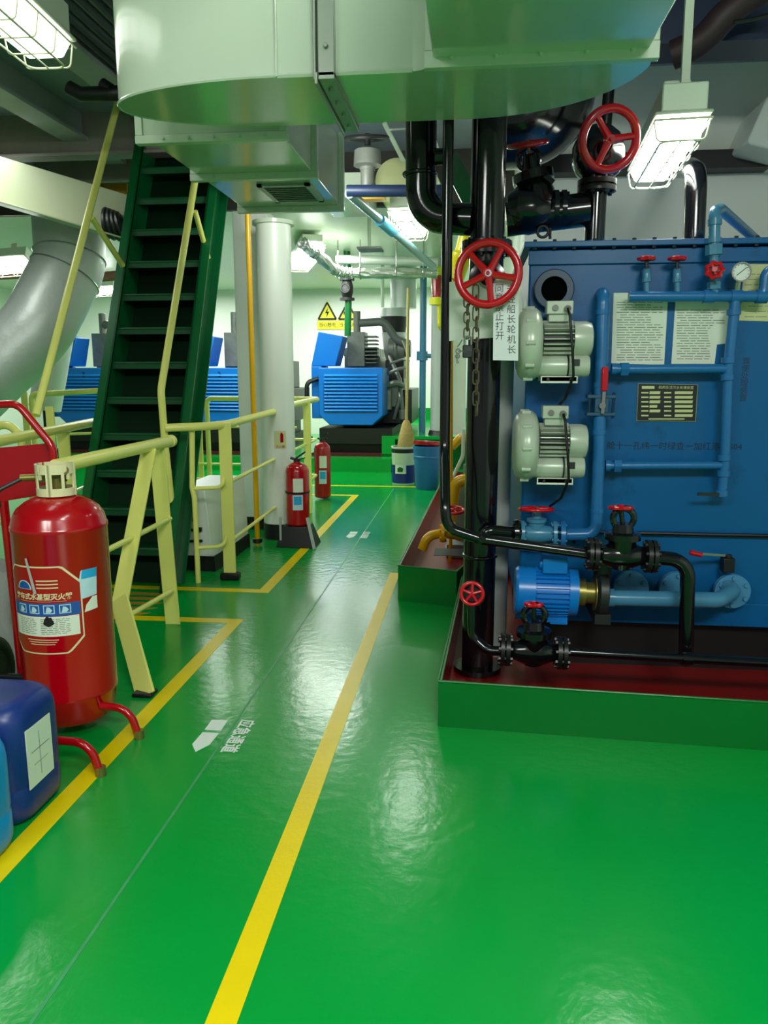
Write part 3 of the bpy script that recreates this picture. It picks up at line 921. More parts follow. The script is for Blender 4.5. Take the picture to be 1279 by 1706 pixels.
# grey sack between the extinguisher and the frame edge
t = thing('folded_tarpaulin', 'folded pale grey canvas bundle behind the wheeled extinguisher', 'tarpaulin', (-2.05, 2.9, 0))
m = MB(); m.loft([[(-2.45, 2.75, 0), (-1.72, 2.75, 0), (-1.70, 3.1, 0), (-2.45, 3.1, 0)], [(-2.45, 2.78, .30), (-1.85, 2.78, .26), (-1.80, 3.1, .26), (-2.45, 3.1, .30)], [(-2.45, 2.9, .50), (-1.90, 2.9, .42), (-1.86, 3.1, .42), (-2.45, 3.1, .50)]]); m.build('bundle', GREYBAG, t, bevel=.02)

# ------------------------------------------------------------------ jerrycans


def jerrycan(label, m_, x0, x1, y0, y1, h, handle=True):
    cx, cy = (x0+x1)/2, (y0+y1)/2
    t = thing('jerrycan', label, 'jerrycan', (cx, cy, 0))

    def rr(s, z, r=.07):
        a, b = (x1-x0)/2*s, (y1-y0)/2*s
        r = min(r, a*.9)
        pts = []
        for (sx, sy, st) in ((1, 1, 0), (-1, 1, PI/2), (-1, -1, PI), (1, -1, 1.5*PI)):
            for k in range(7):
                an = st+PI/2*k/6
                pts.append((cx+sx*(a-r)+r*math.cos(an), cy+sy*(b-r)+r*math.sin(an), z))
        return pts
    m = MB(); m.loft([rr(.86, 0), rr(.95, .012), rr(.99, .03), rr(1, .05), rr(1, .10), rr(.985, .108), rr(.985, .112), rr(1, .12), rr(1, h*.78), rr(.985, h*.86), rr(.94, h*.93), rr(.84, h*.975), rr(.70, h), rr(.62, h-.003)]); m.build('body', m_, t)
    if handle:
        m = MB(); m.tube(fillet([(cx-.0, y0+.06, h-.02), (cx, y0+.08, h+.03), (cx, y1-.12, h+.03), (cx, y1-.10, h-.02)], .04), .016, seg=12); m.build('handle', m_, t)
        m = MB(); m.cyl((cx-.0, y1-.06, h-.01), (cx, y1-.06, h+.035), .03); m.build('cap', m_, t)
    return t


J = az(60, 1378)
t = jerrycan('dark blue plastic jerrycan with a white label, standing in front of the red cylinder', JERB, -1.50, -1.205, 1.80, 2.06, .352, handle=False)
m = MB(); m.tube(fillet([(-1.47, 1.86, .335), (-1.455, 1.87, .368), (-1.40, 1.98, .368), (-1.385, 2.0, .335)], .03), .014, seg=10); m.build('handle', JERB, t)
m = MB(); m.box((-1.2060, 1.85, .10), (-1.2035, 1.975, .275)); lb = m.build('label', PAPER, t)
m = MB(); m.box((-1.2040, 1.91, .12), (-1.2030, 1.913, .25)); m.box((-1.2040, 1.87, .2), (-1.2030, 1.96, .203)); m.box((-1.2040, 1.88, .16), (-1.2030, 1.95, .162)); m.build('printed_lines', INKG, lb)
jerrycan('light blue plastic jerrycan cut off by the frame edge, beside the dark blue one', JERL, -1.50, -1.190, 1.57, 1.79, .325)

# ------------------------------------------------------------------ small extinguishers


def extinguisher(label, c, r, h, strap=True):
    c = V(c)
    t = thing('fire_extinguisher', label, 'fire extinguisher', c, 'hand extinguishers by the round column')
    m = MB(); m.lathe(c, (0, 0, 1), [(0, r*.9), (.01, r), (h*.80, r), (h*.86, r*.88), (h*.90, r*.55), (h*.92, r*.28), (h*.94, r*.26)], seg=30); m.build('cylinder', REDP, t)
    m = MB(); m.cyl(c+V((0, 0, h*.93)), c+V((0, 0, h*.97)), r*.3); m.bar(c+V((-r*.1, 0, h*.97)), c+V((r*.75, -.02, h*1.07)), .025, .012, (0, 1, 0)); m.bar(c+V((-r*.1, 0, h*.95)), c+V((r*.7, -.02, h*.985)), .02, .008, (0, 1, 0)); m.cyl(c+V((-r*.05, 0, h*.96)), c+V((-r*.55, 0, h*.98)), r*.12); m.build('valve_lever', DARKIRON, t)
    f_ = on_col((c.x, c.y, c.z), r+.001, .25)
    m = MB(); wrap_rect(m, f_, -.035, .04, h*.50, h*.70); l1 = m.build('label', PAPER, t, normals=False)
    m = MB(); wrap_rect(m, f_, -.04, .036, h*.24, h*.46); l2 = m.build('label', PALEB, t, normals=False)
    m = MB(); wrap_rect(m, f_, -.03, .026, h*.32, h*.44, .001); m.build('label_band', SKYL, l2, normals=False)
    m = MB()
    m.tube(fillet([c+V((-r*.2, .02, h*.965)), c+V((-r*.3, r*1.2, h*.9)), c+V((-r*.3, r*1.1, h*.3))], .05), r*.1, seg=8); m.build('hose', BLACKM, t)
    if strap:
        m = MB(); m.cyl(c+V((0, 0, h*.475)), c+V((0, 0, h*.50)), r+.004, seg=30); m.build('strap', BLACKM, t)
    return t


e2 = ay(495, 790, 5.44); e2.z = .15
extinguisher('red extinguisher with black strap and two pale labels, standing against the white column', e2, .086, .50)
t = thing('extinguisher_stand', 'dark floor stand under the strapped red extinguisher', 'stand', (e2.x, e2.y, 0))
m = MB(); m.loft([[(e2.x-.14, e2.y-.12, 0), (e2.x+.15, e2.y-.14, 0), (e2.x+.15, e2.y+.10, 0), (e2.x-.14, e2.y+.10, 0)], [(e2.x-.10, e2.y-.09, .148), (e2.x+.09, e2.y-.09, .148), (e2.x+.09, e2.y+.09, .148), (e2.x-.10, e2.y+.09, .148)]]); m.build('base', BLACKM, t, bevel=.004)
m = MB(); m.bar((e2.x+.09, e2.y-.1, .22), (e2.x+.15, e2.y-.15, .0), .02, .02, (0, 1, 0)); m.box((e2.x-.115, e2.y-.11, 0), (e2.x-.10, e2.y-.10, .22)); m.build('side_stay', GREYPOST, t)
e3 = ay(537, 776, 7.5)
e3 = V((e3.x, 7.5, .02))
t = extinguisher('slim tall red extinguisher with a long printed label, second from the white column', e3, .082, .60, False)

# ------------------------------------------------------------------ generators
GRP = 'blue diesel generators along the bulkhead'


def generator(label, loc):
    t = thing('diesel_generator', label, 'generator', (0, 0, 0), GRP)
    W, zb, zt_, D = .42, .40, 1.14, .75
    oct_ = [(-W, 0, zb+.13), (-W+.14, 0, zb), (W-.14, 0, zb), (W, 0, zb+.13), (W, 0, zt_), (-W, 0, zt_)]
    m = MB(); m.prism(oct_, (0, D, 0)); b = m.build('alternator_housing', GENB, t, bevel=.012)
    m = MB(); m.box((-W+.06, -.004, zb+.17), (W-.06, .002, zt_-.20)); m.build('louvre_panel', mat('louvre recess blue', (0, 74, 150), .4), b)
    m = MB()
    for i in range(11):
        z = zb+.185+i*.0445
        m.hexa([(-W+.075, -.004, z), (W-.075, -.004, z), (W-.075, .0, z), (-W+.075, .0, z)], [(-W+.075, -.022, z+.002), (W-.075, -.022, z+.002), (W-.075, .0, z+.026), (-W+.075, .0, z+.026)])
    m.build('louvre', GENBL, b, smooth=False)
    m = MB(); m.box((-W-.12, .12, .48), (-W+.02, .6, 1.16))
    m.loft([[(-W-.12, .12, 1.16), (-W+.20, .12, 1.16), (-W+.20, .55, 1.16), (-W-.12, .55, 1.16)], [(-W-.02, .12, 1.60), (-W+.31, .12, 1.54), (-W+.31, .5, 1.54), (-W-.02, .5, 1.60)]]); m.build('terminal_box', GENB, t, bevel=.01)
    m = MB(); m.box((-W-.02, .1, .04), (W+.18, 2.4, .16)); m.box((-W, .0, .16), (W+.12, 2.3, .36)); m.build('bed_frame', mat('bed frame black', (14, 10, 10), .5), t)
    m = MB(); m.box((-W-.1, -.05, 0), (W+.25, 2.6, .04)); m.build('drip_pan', mat('dark red pan', (70, 14, 14), .5), t)
    # engine
    m = MB(); m.box((-.26, .9, .36), (.30, 2.2, 1.05)); m.box((-.22, .85, 1.05), (.28, 2.1, 1.30))
    for i in range(6): m.box((-.24, .9+i*.2, 1.30), (.24, 1.05+i*.2, 1.42))
    m.build('engine_block', GREYIRON, t, bevel=.012)
    m = MB(); m.box((-.14, .6, 1.16), (.10, .95, 1.62)); m.cyl((-.02, .72, 1.62), (-.02, .72, 1.90), .05)
    for i in range(8): m.box((.10, .62, 1.2+i*.05), (.26, .92, 1.22+i*.05))
    m.build('charge_cooler', GREYIRON, t, bevel=.006)
    m = MB(); m.tube(fillet([(.02, .70, 1.74), (.36, .70, 1.76), (.52, .72, 1.52), (.70, .72, 1.46)], .15), .055, seg=14); m.build('intake_pipe', mat('hose grey', (98, 102, 98), .4), t)
    m = MB(); m.cyl((.40, .95, 1.40), (.62, .95, 1.40), .16, seg=24); m.cyl((.62, .95, 1.40), (.70, .95, 1.40), .11, seg=24); m.ring((.50, .95, 1.40), (1, 0, 0), .15, .03); m.build('turbocharger', GREYIRON, t)
    m = MB()
    for (a, b_, r) in (((.42, .75, 1.30), (.62, .6, .55), .03), ((.3, .6, 1.0), (.7, .55, 1.15), .022), ((.55, .7, .95), (.50, .6, .45), .028), ((.36, .5, .9), (.62, .62, .9), .04), ((.62, .6, 1.5), (.66, .6, 1.0), .02), ((.45, .62, 1.2), (.72, .5, 1.22), .018)):
        m.tube(fillet([a, V(a).lerp(V(b_), .5)+V((.06, -.05, .05)), b_], .1), r, seg=8)
    m.box((.40, .62, .62), (.60, .95, .92)); m.cyl((.62, .58, .45), (.62, .58, .58), .05); m.cyl((.42, .60, .58), (.42, .60, .84), .055)
    m.build('engine_piping', mat('engine pipe grey', (132, 134, 128), .35, metal=.4, noise=.4, nscale=12), t)
    m = MB(); m.box((.32, .7, .38), (.74, 2.1, .85)); m.box((.34, 1.0, .85), (.6, 2.0, 1.25)); m.build('sump', DARKIRON, t, bevel=.01)
    m = MB(); m.tube(fillet([(-W-.02, .1, 1.0), (-W-.16, .02, .95), (-W-.18, .05, .3)], .08), .03, seg=8); m.build('cable_loom', BLACKM, t)
    t.location = loc
    return t


G1 = generator('louvred blue diesel generator seen whole between the white column and the broom', V((-1.56, 9.95, .17)))
G2 = copy_thing(G1, V((-3.28, 9.95, .17)), 0, 'louvred blue diesel generator numbered 2, half hidden behind the green ladder and square post')
G3 = copy_thing(G1, V((-5.20, 9.95, .17)), 0, 'louvred blue diesel generator numbered 3, between the silver exhaust pipe and the ladder')
for G, nn, xo in ((G2, '2', -.02), (G3, '3', .02)):
    m = MB(); m.mesh(text_mesh(nn, .10), planar((G.location.x+xo, 9.944, .17+1.05), (1, 0, 0), (0, 0, 1)))
    o = m.build('number', INK, None, smooth=False, normals=False)
    o.parent = G; o.matrix_parent_inverse = Matrix.Translation(-G.location)

# ------------------------------------------------------------------ bulkhead signs and far clutter
for (px, lab, kind) in ((545, 'yellow high-voltage warning sign with a lightning bolt on the back bulkhead', 'bolt'), (579, 'yellow triangular warning sign partly hidden behind the green valve pipe', 'hand')):
    c = ay(px, 524, 13.48)
    t = thing('warning_sign', lab, 'sign', c)
    w = .175
    m = MB(); m.prism([c+V((-w, 0, -.25)), c+V((w, 0, -.25)), c+V((w, 0, -.105)), c+V((-w, 0, -.105))], (0, .012, 0)); m.prism([c+V((-w, 0, -.09)), c+V((w, 0, -.09)), c+V((0, 0, .24))], (0, .012, 0)); m.build('panel', SIGNY, t, smooth=False)
    m = MB()
    T = [V((-.155, 0, -.075)), V((.155, 0, -.075)), V((0, 0, .20))]
    for a, b in zip(T, T[1:]+T[:1]): m.bar(c+a+V((0, -.003, 0)), c+b+V((0, -.003, 0)), .028, .004, (b-a).cross(V((0, 1, 0))))
    if kind == 'bolt': m.prism([c+V(q) for q in ((.01, -.004, .11), (-.035, -.004, .02), (-.003, -.004, .025), (-.015, -.004, -.05), (.035, -.004, .05), (.004, -.004, .045))], (0, .003, 0))
    else: m.box(c+V((-.07, -.004, .0)), c+V((.0, -.002, .05))); m.cyl(c+V((.03, -.004, .03)), c+V((.03, 0, .03)), .03)
    m.build('symbol', INK, t, smooth=False)
    m = MB(); m.mesh(text_mesh('当心触电' if kind == 'bolt' else '当心机械', .075), planar(c+V((0, -.003, -.175)), (1, 0, 0), (0, 0, 1))); m.build('lettering', INK, t, smooth=False, normals=False)

# foil-wrapped pipe under the far deckhead
t = thing('lagged_pipe', 'crinkled foil-wrapped pipe running under the far deckhead', 'pipe', ay(600, 455, 8.5))
Yf = 8.6
pts = fillet([ay(505, 405, 7.4), ay(523, 420, 7.9), ay(562, 455, Yf), ay(640, 455, Yf), ay(728, 455, Yf)], .2)
q = []
for a, b in zip(pts[:-1], pts[1:]):
    for k in range(5): q.append(V(a).lerp(V(b), k/5))
q.append(V(pts[-1]))
m = MB(); m.tube(q, [.055*(1+.07*math.sin(i*2.1)+.05*math.sin(i*.9)) for i in range(len(q))], seg=16); 
for v_ in m.bm.verts: v_.co += V((random.uniform(-1, 1), random.uniform(-1, 1), random.uniform(-1, 1)))*.007
m.build('lagging', FOIL, t, smooth=False)
m = MB()
for x in (563, 600, 660, 705):
    c = ay(x, 455, Yf); m.ring(c, (1, 0, .05), .064, .006, seg=20, ms=6); m.cyl(c+V((0, 0, .06)), c+V((0, 0, .42)), .007, seg=8)
m.build('pipe_hanger', STEEL, t)
t = thing('lagged_pipe', 'second thinner foil-wrapped pipe tucked above the crinkled one', 'pipe', ay(620, 432, 8.9))
m = MB(); m.tube([ay(560, 432, 9.0), ay(730, 436, 9.0)], .05, seg=14); m.build('lagging', FOILS, t)

t = thing('valve_pipe', 'green drop pipe with a black valve above the blue generator', 'pipe', ay(578, 500, 9.4))
m = MB(); m.tube([V((ay(578, 470, 9.4).x, 9.4, 2.66)), ay(580, 500, 9.4), ay(579, 560, 9.4)], .042, seg=12); m.build('pipe', GREENPIPE, t)
c = ay(578, 482, 9.4)
m = MB(); m.lathe(c-V((0, 0, .13)), (0, 0, 1), [(0, .09), (.03, .09), (.03, .055), (.10, .075), (.16, .075), (.23, .055), (.23, .09), (.26, .09)], seg=18); m.cyl(c+V((0, -.02, 0)), c+V((0, -.14, 0)), .045); m.ring(c+V((0, -.14, .0)), (0, 1, 0), .05, .012, seg=18, ms=6); m.build('valve', DARKIRON, t)
m = MB(); m.cyl(ay(577, 462, 9.4), c+V((0, 0, .1)), .05); m.build('steel_spool', STEEL, t)

# exhaust silencer / air intake hood beside the generator
t = thing('exhaust_stack', 'tall silver exhaust stack with a dark collar rising behind the generator', 'duct', ay(660, 600, 10.8))
Ye = 11.0
c0 = ay(672, 465, Ye)
cx_ = c0.x
zz = lambda y: ay(672, y, Ye).z
m = MB(); m.lathe((cx_, Ye, 0), (0, 0, 1), [(zz(514), .18), (2.655, .18)], seg=28); m.build('upper_stack', FOILS, t)
m = MB(); m.lathe((cx_-.13, Ye, 0), (0, 0, 1), [(zz(528), .20), (zz(514), .18)], seg=28); m.build('flare', FOILS, t)
m = MB(); m.lathe((cx_-.13, Ye, 0), (0, 0, 1), [(zz(554), .165), (zz(528), .185)], seg=28); m.build('collar', BLACKM, t)
m = MB(); m.lathe((cx_-.13, Ye, 0), (0, 0, 1), [(zz(600), .11), (zz(585), .145), (zz(554), .175)], seg=28); m.build('bellows', FOILS, t)
t = thing('vertical_pipe', 'thin pale green pipe dropping in front of the silver exhaust trunk', 'pipe', ay(637, 500, 10.3))
m = MB(); m.tube([ay(637, 400, 10.3), ay(637, 512, 10.3)], .022, seg=8); m.build('pipe', CEILW, t)

t = thing('vertical_pipe', 'blue-grey pipe standing between the broom and the grey round post', 'pipe', ay(702, 700, 10.6))
b_ = ay(703, 730, 10.6)
m = MB(); m.tube([(b_.x, 10.6, .44), (b_.x, 10.6, 2.66)], .045, seg=12); m.build('pipe', TEAL, t)
c = ay(703, 593, 10.6)
m = MB(); m.cyl(c-V((0, 0, .06)), c+V((0, 0, .06)), .075); m.cyl(c, c+V((.16, 0, 0)), .03); m.build('pipe_clamp', TEAL, t)
t = thing('round_post', 'pale grey round post on the green bench platform', 'column', ay(722, 700, 10.2))
b_ = ay(734, 720, 10.2)
m = MB(); m.lathe((b_.x, 10.2, 0), (0, 0, 1), [(.44, .14), (2.66, .14)], seg=24); m.build('shaft', GREYPOST, t)
m = MB(); m.lathe((b_.x, 10.2, 0), (0, 0, 1), [(.44, .17), (.50, .15)], seg=24); m.build('foot', DARKIRON, t)
m = MB(); m.tube([(b_.x+.05, 10.05, .5), (b_.x+.05, 10.05, 1.9)], .008, seg=6); m.build('hanging_cord', DARKIRON, t)

# broom, tin, buckets
b0 = az(672, 806)
t = thing('paint_tin', 'navy and white paint tin holding the upturned straw broom head', 'bucket', b0)
r = .135
m = MB(); m.lathe(b0, (0, 0, 1), [(0, r*.9), (.01, r*.95), (.40, r), (.42, r*1.04), (.43, r*1.04), (.43, r*.97), (.05, r*.9)], seg=30); m.build('tin', PAPER, t)
fn = on_col((b0.x, b0.y, b0.z), r+.0015, 0)
m = MB(); m.lathe(b0, (0, 0, 1), [(.02, r*.965), (.22, r*.995), (.225, r*1.0), (.03, r*.97)], seg=30); m.build('printed_band', NAVY, t)
m = MB(); wrap_rect(m, fn, -.09, .04, .13, .23); m.build('label', PAPER, t, normals=False)
m = MB(); wrap_poly(m, fn, [(-.06, .15), (.0, .15), (.01, .19), (-.03, .21), (-.06, .19)], .001); m.build('printed_mark', GREENPIPE, t, normals=False)
m = MB(); m.lathe(b0, (0, 0, 1), [(.36, r*1.0), (.425, r*1.02), (.425, r*1.0)], seg=30); m.build('dark_rim', DARKIRON, t)
b1 = az(711, 814)
t = thing('plastic_bucket', 'light blue plastic bucket with a red lid beside the paint tin', 'bucket', b1)
m = MB(); m.lathe(b1, (0, 0, 1), [(0, r*.88), (.01, r*.92), (.34, r*1.08), (.345, r*1.13), (.36, r*1.13), (.365, r*1.09), (.44, r*1.13), (.455, r*1.16), (.47, r*1.16), (.47, r*1.08), (.06, r*.9)], seg=34); m.build('pail', BUCKB, t)
m = MB(); m.ring(b1+V((0, -.03, .30)), (0, .9, .35), r*1.05, .005, seg=30, ms=6, a0=PI*.05, a1=PI*.95); m.build('bail_handle', STEEL, t)
t2 = thing('bucket_lid', 'red round lid lying on top of the light blue bucket', 'lid', b1+V((0, 0, .47)))
m = MB(); m.lathe(b1+V((-.0, .03, .47)), (0.05, .1, 1), [(0, r*1.1), (.02, r*1.15), (.045, r*1.12), (.05, r*.9)], seg=30); m.build('lid', REDP, t2)
t = thing('straw_broom', 'straw broom standing upside down in the paint tin with its pale wooden handle up', 'broom', b0+V((0, 0, .4)))
hb = ay(676, 760, b0.y-.02)
m = MB(); m.lathe(b0+V((.03, 0, .30)), V((.0, 0, 1)), [(0, .10), (.12, .105), (.25, .085), (.38, .05), (.42, .03)], seg=24); m.build('straw_head', STRAW, t)
m = MB(); m.ring(b0+V((.03, 0, .58)), (0, 0, 1), .072, .006, seg=24, ms=6); m.ring(b0+V((.03, 0, .64)), (0, 0, 1), .055, .006, seg=24, ms=6); m.build('binding', WOOD, t)
m = MB(); m.tube([b0+V((.03, 0, .68)), ay(680, 480, b0.y)], .016, seg=10); m.build('handle', WOOD, t)

# ------------------------------------------------------------------ the thick silver exhaust pipe on the left
t = thing('exhaust_pipe', 'thick silver-clad exhaust pipe sloping down on the left behind the rails', 'pipe', ay(90, 550, 5.6))
Yx = 5.7
pts = fillet([ay(112, 345, Yx+.35), ay(118, 440, Yx+.25), ay(62, 548, Yx), ay(-130, 730, Yx-.4)], .55, 10)
m = MB(); m.tube(pts, .265, seg=36); m.build('cladding', FOILS, t)
m = MB()
for k in (4, 10):
    if k < len(pts)-1: m.ring(pts[k], pts[k+1]-pts[k], .268, .006, seg=36, ms=6)
m.build('band', STEEL, t)
t = thing('exhaust_pipe', 'pale lower end of a lagged pipe hanging at the left frame edge', 'pipe', ay(30, 620, 7.6))
m = MB(); m.tube([V((ay(110, 470, 7.6).x+.05, 7.6, 2.655)), ay(110, 470, 7.6), ay(75, 680, 7.6)], .16, seg=20); m.build('cladding', FOILS, t)
# pale trunk beam crossing behind
t = thing('cable_duct', 'pale box duct sloping across behind the ladder handrail on the left', 'trunk', ay(100, 330, 6.2))
a, b = ay(-40, 290, 5.25), ay(235, 372, 5.45)
m = MB(); m.bar(a, b, .30, .14, (0, 0, 1)); m.bar(a-V((0, .08, .15)), b-V((0, .08, .15)), .012, .24, (0, 0, 1)); m.build('trunk', mat('beige trunk paint', (176, 184, 150), .45), t, bevel=.004)
t = thing('cable_bundle', 'loops of dark cable hung between the handrail and the ladder', 'cable', ay(187, 372, 5.9))
m = MB()
for k in range(4): m.ring(ay(178+k*8, 372+k*2, 5.30), (1, .25, .1*k), .085, .022, seg=20, ms=8)
m.build('coil', DARKIRON, t)
t = thing('overhead_pipe', 'red brown pipe under the far left light', 'pipe', ay(20, 458, 7.4))
m = MB(); m.tube([ay(-30, 459, 7.4), ay(120, 452, 8.4)], .05, seg=12); m.tube([ay(160, 462, 8.0), ay(205, 458, 8.0)], .05, seg=12); m.build('pipe', RUST, t)
t = thing('overhead_pipe', 'black bent pipe under the deckhead left of the big duct', 'pipe', ay(160, 155, 4.0))
m = MB(); m.tube(fillet([ay(115, 146, 4.0), ay(135, 157, 4.0), ay(205, 156, 4.0), ay(218, 140, 4.2)], .06), .035, seg=10); m.cyl(ay(170, 140, 4.0), ay(185, 150, 4.0), .03); m.build('pipe', BLACKM, t)
t = thing('cable_tray', 'dark grey cable tray under the deckhead between the light and the duct', 'cable tray', (-2.2, 3.2, 2.8))
m = MB(); m.box((-1.95, 2.0, 2.89), (-1.60, 5.3, 2.9))
for x in (-1.95, -1.61): m.box((x, 2.0, 2.86), (x+.01, 5.3, 2.91))
m.build('tray', mat('tray grey', (100, 106, 112), .4, metal=.3), t)
m = MB()
for k in range(5): m.tube([(-1.90+k*.065, 2.0, 2.885), (-1.90+k*.065, 5.3, 2.885)], .022, seg=8)
m.build('cable', mat('cable slate', (64, 74, 86), .5), t)
t = thing('amber_beam', 'small amber painted beam edge behind the ladder top', 'beam', ay(195, 322, 6.1))
m = MB(); m.box(ay(163, 330, 6.3), ay(228, 314, 6.5)); m.build('beam', AMBER, t)
t = thing('amber_chute', 'curved amber painted chute end under the duct beside the ladder', 'chute', ay(385, 315, 5.2))
m = MB()
cc = ay(380, 300, 5.2)
rings = []
for i in range(13):
    a = PI*(.0+.5*i/12)
    rings.append([cc+V((-.10+.0+.26*(1-math.cos(a))*.9, yy, .05-.13*math.sin(a)+(.0 if k == 0 else .012))) for k, yy in ((0, -.12), (0, .2), (1, .2), (1, -.12))])
m.loft(rings); m.build('chute', AMBER, t)

# ------------------------------------------------------------------ drip trays on the right
TZ = .172


def coaming(label, outer, h, w=.012, inner_floor=True):
    """open-topped tray: outer is a list of (x, y) corners, anticlockwise"""
    c = V((sum(p[0] for p in outer)/len(outer), sum(p[1] for p in outer)/len(outer), 0))
    t = thing('drip_tray', label, 'drip tray', c)
    n = len(outer)
    ins = []
    for i in range(n):
        a, b, d = V(outer[i-1]), V(outer[i]), V(outer[(i+1) % n])
        e1, e2 = (b-a).normalized(), (d-b).normalized()
        n1, n2 = V((-e1.y, e1.x)), V((-e2.y, e2.x))
        bis = (n1+n2).normalized(); ins.append(b+bis*(w/max(.2, bis.dot(n1))))
    m = MB()
    rings = [[(p[0], p[1], 0) for p in outer], [(p[0], p[1], h) for p in outer], [(p.x, p.y, h) for p in ins]]
    m.loft(rings, cap=False)
    m.build('coaming', GREENCOAM, t, smooth=False, normals=False)
    ins2 = [p for p in ins]
    m = MB(); m.loft([[(p.x, p.y, h-.001) for p in ins2], [(p.x, p.y, .006) for p in ins2]], cap=False)
    m.bm.faces.new([m.bm.verts.new((p.x, p.y, .006)) for p in ins2])
    m.build('lining', REDIN, t, smooth=False)
    m = MB(); m.tube([V((p[0], p[1], h)) for p in outer]+[V((outer[0][0], outer[0][1], h))], .004, seg=6); m.build('rim', GREENCOAM, t)
    return t


coaming('large red-lined green drip tray under the blue tank', [(-.098, 2.58), (2.4, 2.455), (2.5, 4.9), (.27, 4.9), (-.034, 4.00)], TZ)
coaming('skewed red-lined green drip tray behind the black pipes, its corner touching the yellow line', [(-.387, 4.11), (-.062, 3.905+.11), (.28, 5.2), (.28, 8.2), (-.26, 8.2)], .200)

# ------------------------------------------------------------------ the blue treatment tank
T = 3.20
TX0, TZ0, TZ1 = ay(868, 700, T).x, .215, ay(1000, 407, T).z


def tp(x, y, off=0.0):
    """point on the tank front seen at pixel (x, y); off: distance in front of it"""
    return ay(x, y, T-off)


t = thing('treatment_tank', 'large blue steel sewage treatment tank with bolted top flange', 'tank', (1.1, T+.6, TZ0))
m = MB(); m.box((TX0+.012, T, TZ0), (2.4, T+1.3, TZ1-.02)); body = m.build('shell', TANKB, t, bevel=.008)
m = MB(); m.box((TX0-.012, T-.035, TZ1-.012), (2.4, T+1.33, TZ1+.010)); m.build('top_plate', TANKB, t, bevel=.003)
m = MB(); m.box((TX0+.008, T-.012, TZ1-.075), (2.4, T, TZ1-.02)); m.build('stiffener', TANKB, t, bevel=.003)
m = MB(); m.box((TX0+.0, T-.014, TZ0), (2.4, T, TZ0+.10)); m.build('stiffener', TANKB, t, bevel=.003)
m = MB()
for k in range(20):
    x = TX0+.03+k*.075
    m.cyl((x, T-.022, TZ1-.020), (x, T-.022, TZ1+.018), .008, seg=6)
m.build('flange_bolt', DARKIRON, t)
m = MB(); m.box((TX0+.05, T+.05, .006), (2.3, T+.2, TZ0)); m.box((TX0+.05, T+1.0, .006), (2.3, T+1.15, TZ0)); m.build('bearer', BLACKM, t)
c = tp(921, 484)
m = MB(); m.lathe(c+V((0, .01, 0)), (0, -1, 0), [(0, .078), (.05, .078), (.055, .074), (.055, .050), (.0, .050)], seg=40); m.build('vent_socket', mat('blue black socket', (30, 66, 94), .35), t)
m = MB(); m.cyl(c+V((0, -.012, 0)), c+V((0, -.016, 0)), .0505, seg=32); m.build('vent_bore_shade', ROOMDARK, t)  # flat black disc; the shade inside the vent is in its colour
for k, (x, y) in enumerate(((1045, 972), (1120, 973), (1210, 977))):
    c = tp(x, y)
    m = MB(); m.cyl(c, c+V((0, -.06, 0)), .045, seg=24); m.flange(c+V((0, -.065, 0)), (0, 1, 0), .070, .024, 6, .009); m.build('suction_flange', mat('pale flange blue', (74, 138, 182), .3, noise=.12), t)
# stencil and handwriting on the shell
m = MB(); m.mesh(text_mesh('粪便处理装置', .031, vertical=True, spacing=.92), planar(tp(1240, 633)+V((0, -.0008, 0)), (1, 0, 0), (0, 0, 1))); m.build('stencil_lettering', mat('faded stencil', (14, 44, 70), .6), t, smooth=False, normals=False)
m = MB(); m.mesh(text_mesh('舱十一孔纬一时绿查一加红添一604', .034, spacing=1.0), planar(tp(1122, 744)+V((0, -.0008, 0)), (1, 0, -.0), (0, 0, 1))); m.build('handwriting', mat('marker ink', (8, 22, 44), .6), t, smooth=False, normals=False)
m = MB(); m.tube([tp(955, 905, .02), tp(962, 886, .02), tp(1060, 888, .02), tp(1420, 896, .02), V((2.39, T-.02, tp(1420, 896).z))], .008, seg=8); m.build('cable', BLACKM, t)


def sheet(name, label, pts, m_, lines=0, cat='paper', off=.002, foot=False):
    P_ = [tp(x, y, off) for x, y in pts]
    c = sum(P_, V())/len(P_)
    t = thing(name, label, cat, c)
    m = MB(); m.prism(P_, (0, .0012, 0)); m.build('sheet', m_, t, smooth=False)
    if lines:
        xs = [p[0] for p in pts]; ys = [p[1] for p in pts]
        m = MB()
        x0, x1, y0, y1 = min(xs)+9, max(xs)-9, min(ys)+16, max(ys)-9
        for k in range(lines):
            y = y0+(y1-y0)*k/(lines-1)
            ind = random.choice((0, 0, 0, 6)); end = x1-random.choice((0, 0, 4, 20))
            if foot and y > y1-52: end = min(end, x1-24)
            x = x0+ind
            while x < end-4:
                w = random.uniform(8, 22)
                m.prism([tp(x, y, off+.0004), tp(min(end, x+w), y, off+.0004), tp(min(end, x+w), y+1.5, off+.0004), tp(x, y+1.5, off+.0004)], (0, .0003, 0)); x += w+2.5
        m.build('printed_lines', INKG, t, smooth=False)
    return t


sheet('instruction_sheet', 'printed instruction sheet stuck whole on the blue tank, beside the torn one', [(1022, 488), (1113, 487), (1106, 608), (1018, 605)], PAPER, 24)
sheet('instruction_sheet', 'printed instruction sheet with its lower corner torn off, on the blue tank', [(1125, 500), (1216, 500), (1213, 572), (1194, 574), (1190, 606), (1118, 606)], PAPER, 20, foot=True)
sheet('yellowed_notice', 'yellowed notice pinned behind the pressure gauge on the blue tank', [(1240, 440), (1279, 440), (1300, 440), (1300, 536), (1231, 534), (1234, 500)], PAPERY, 9)

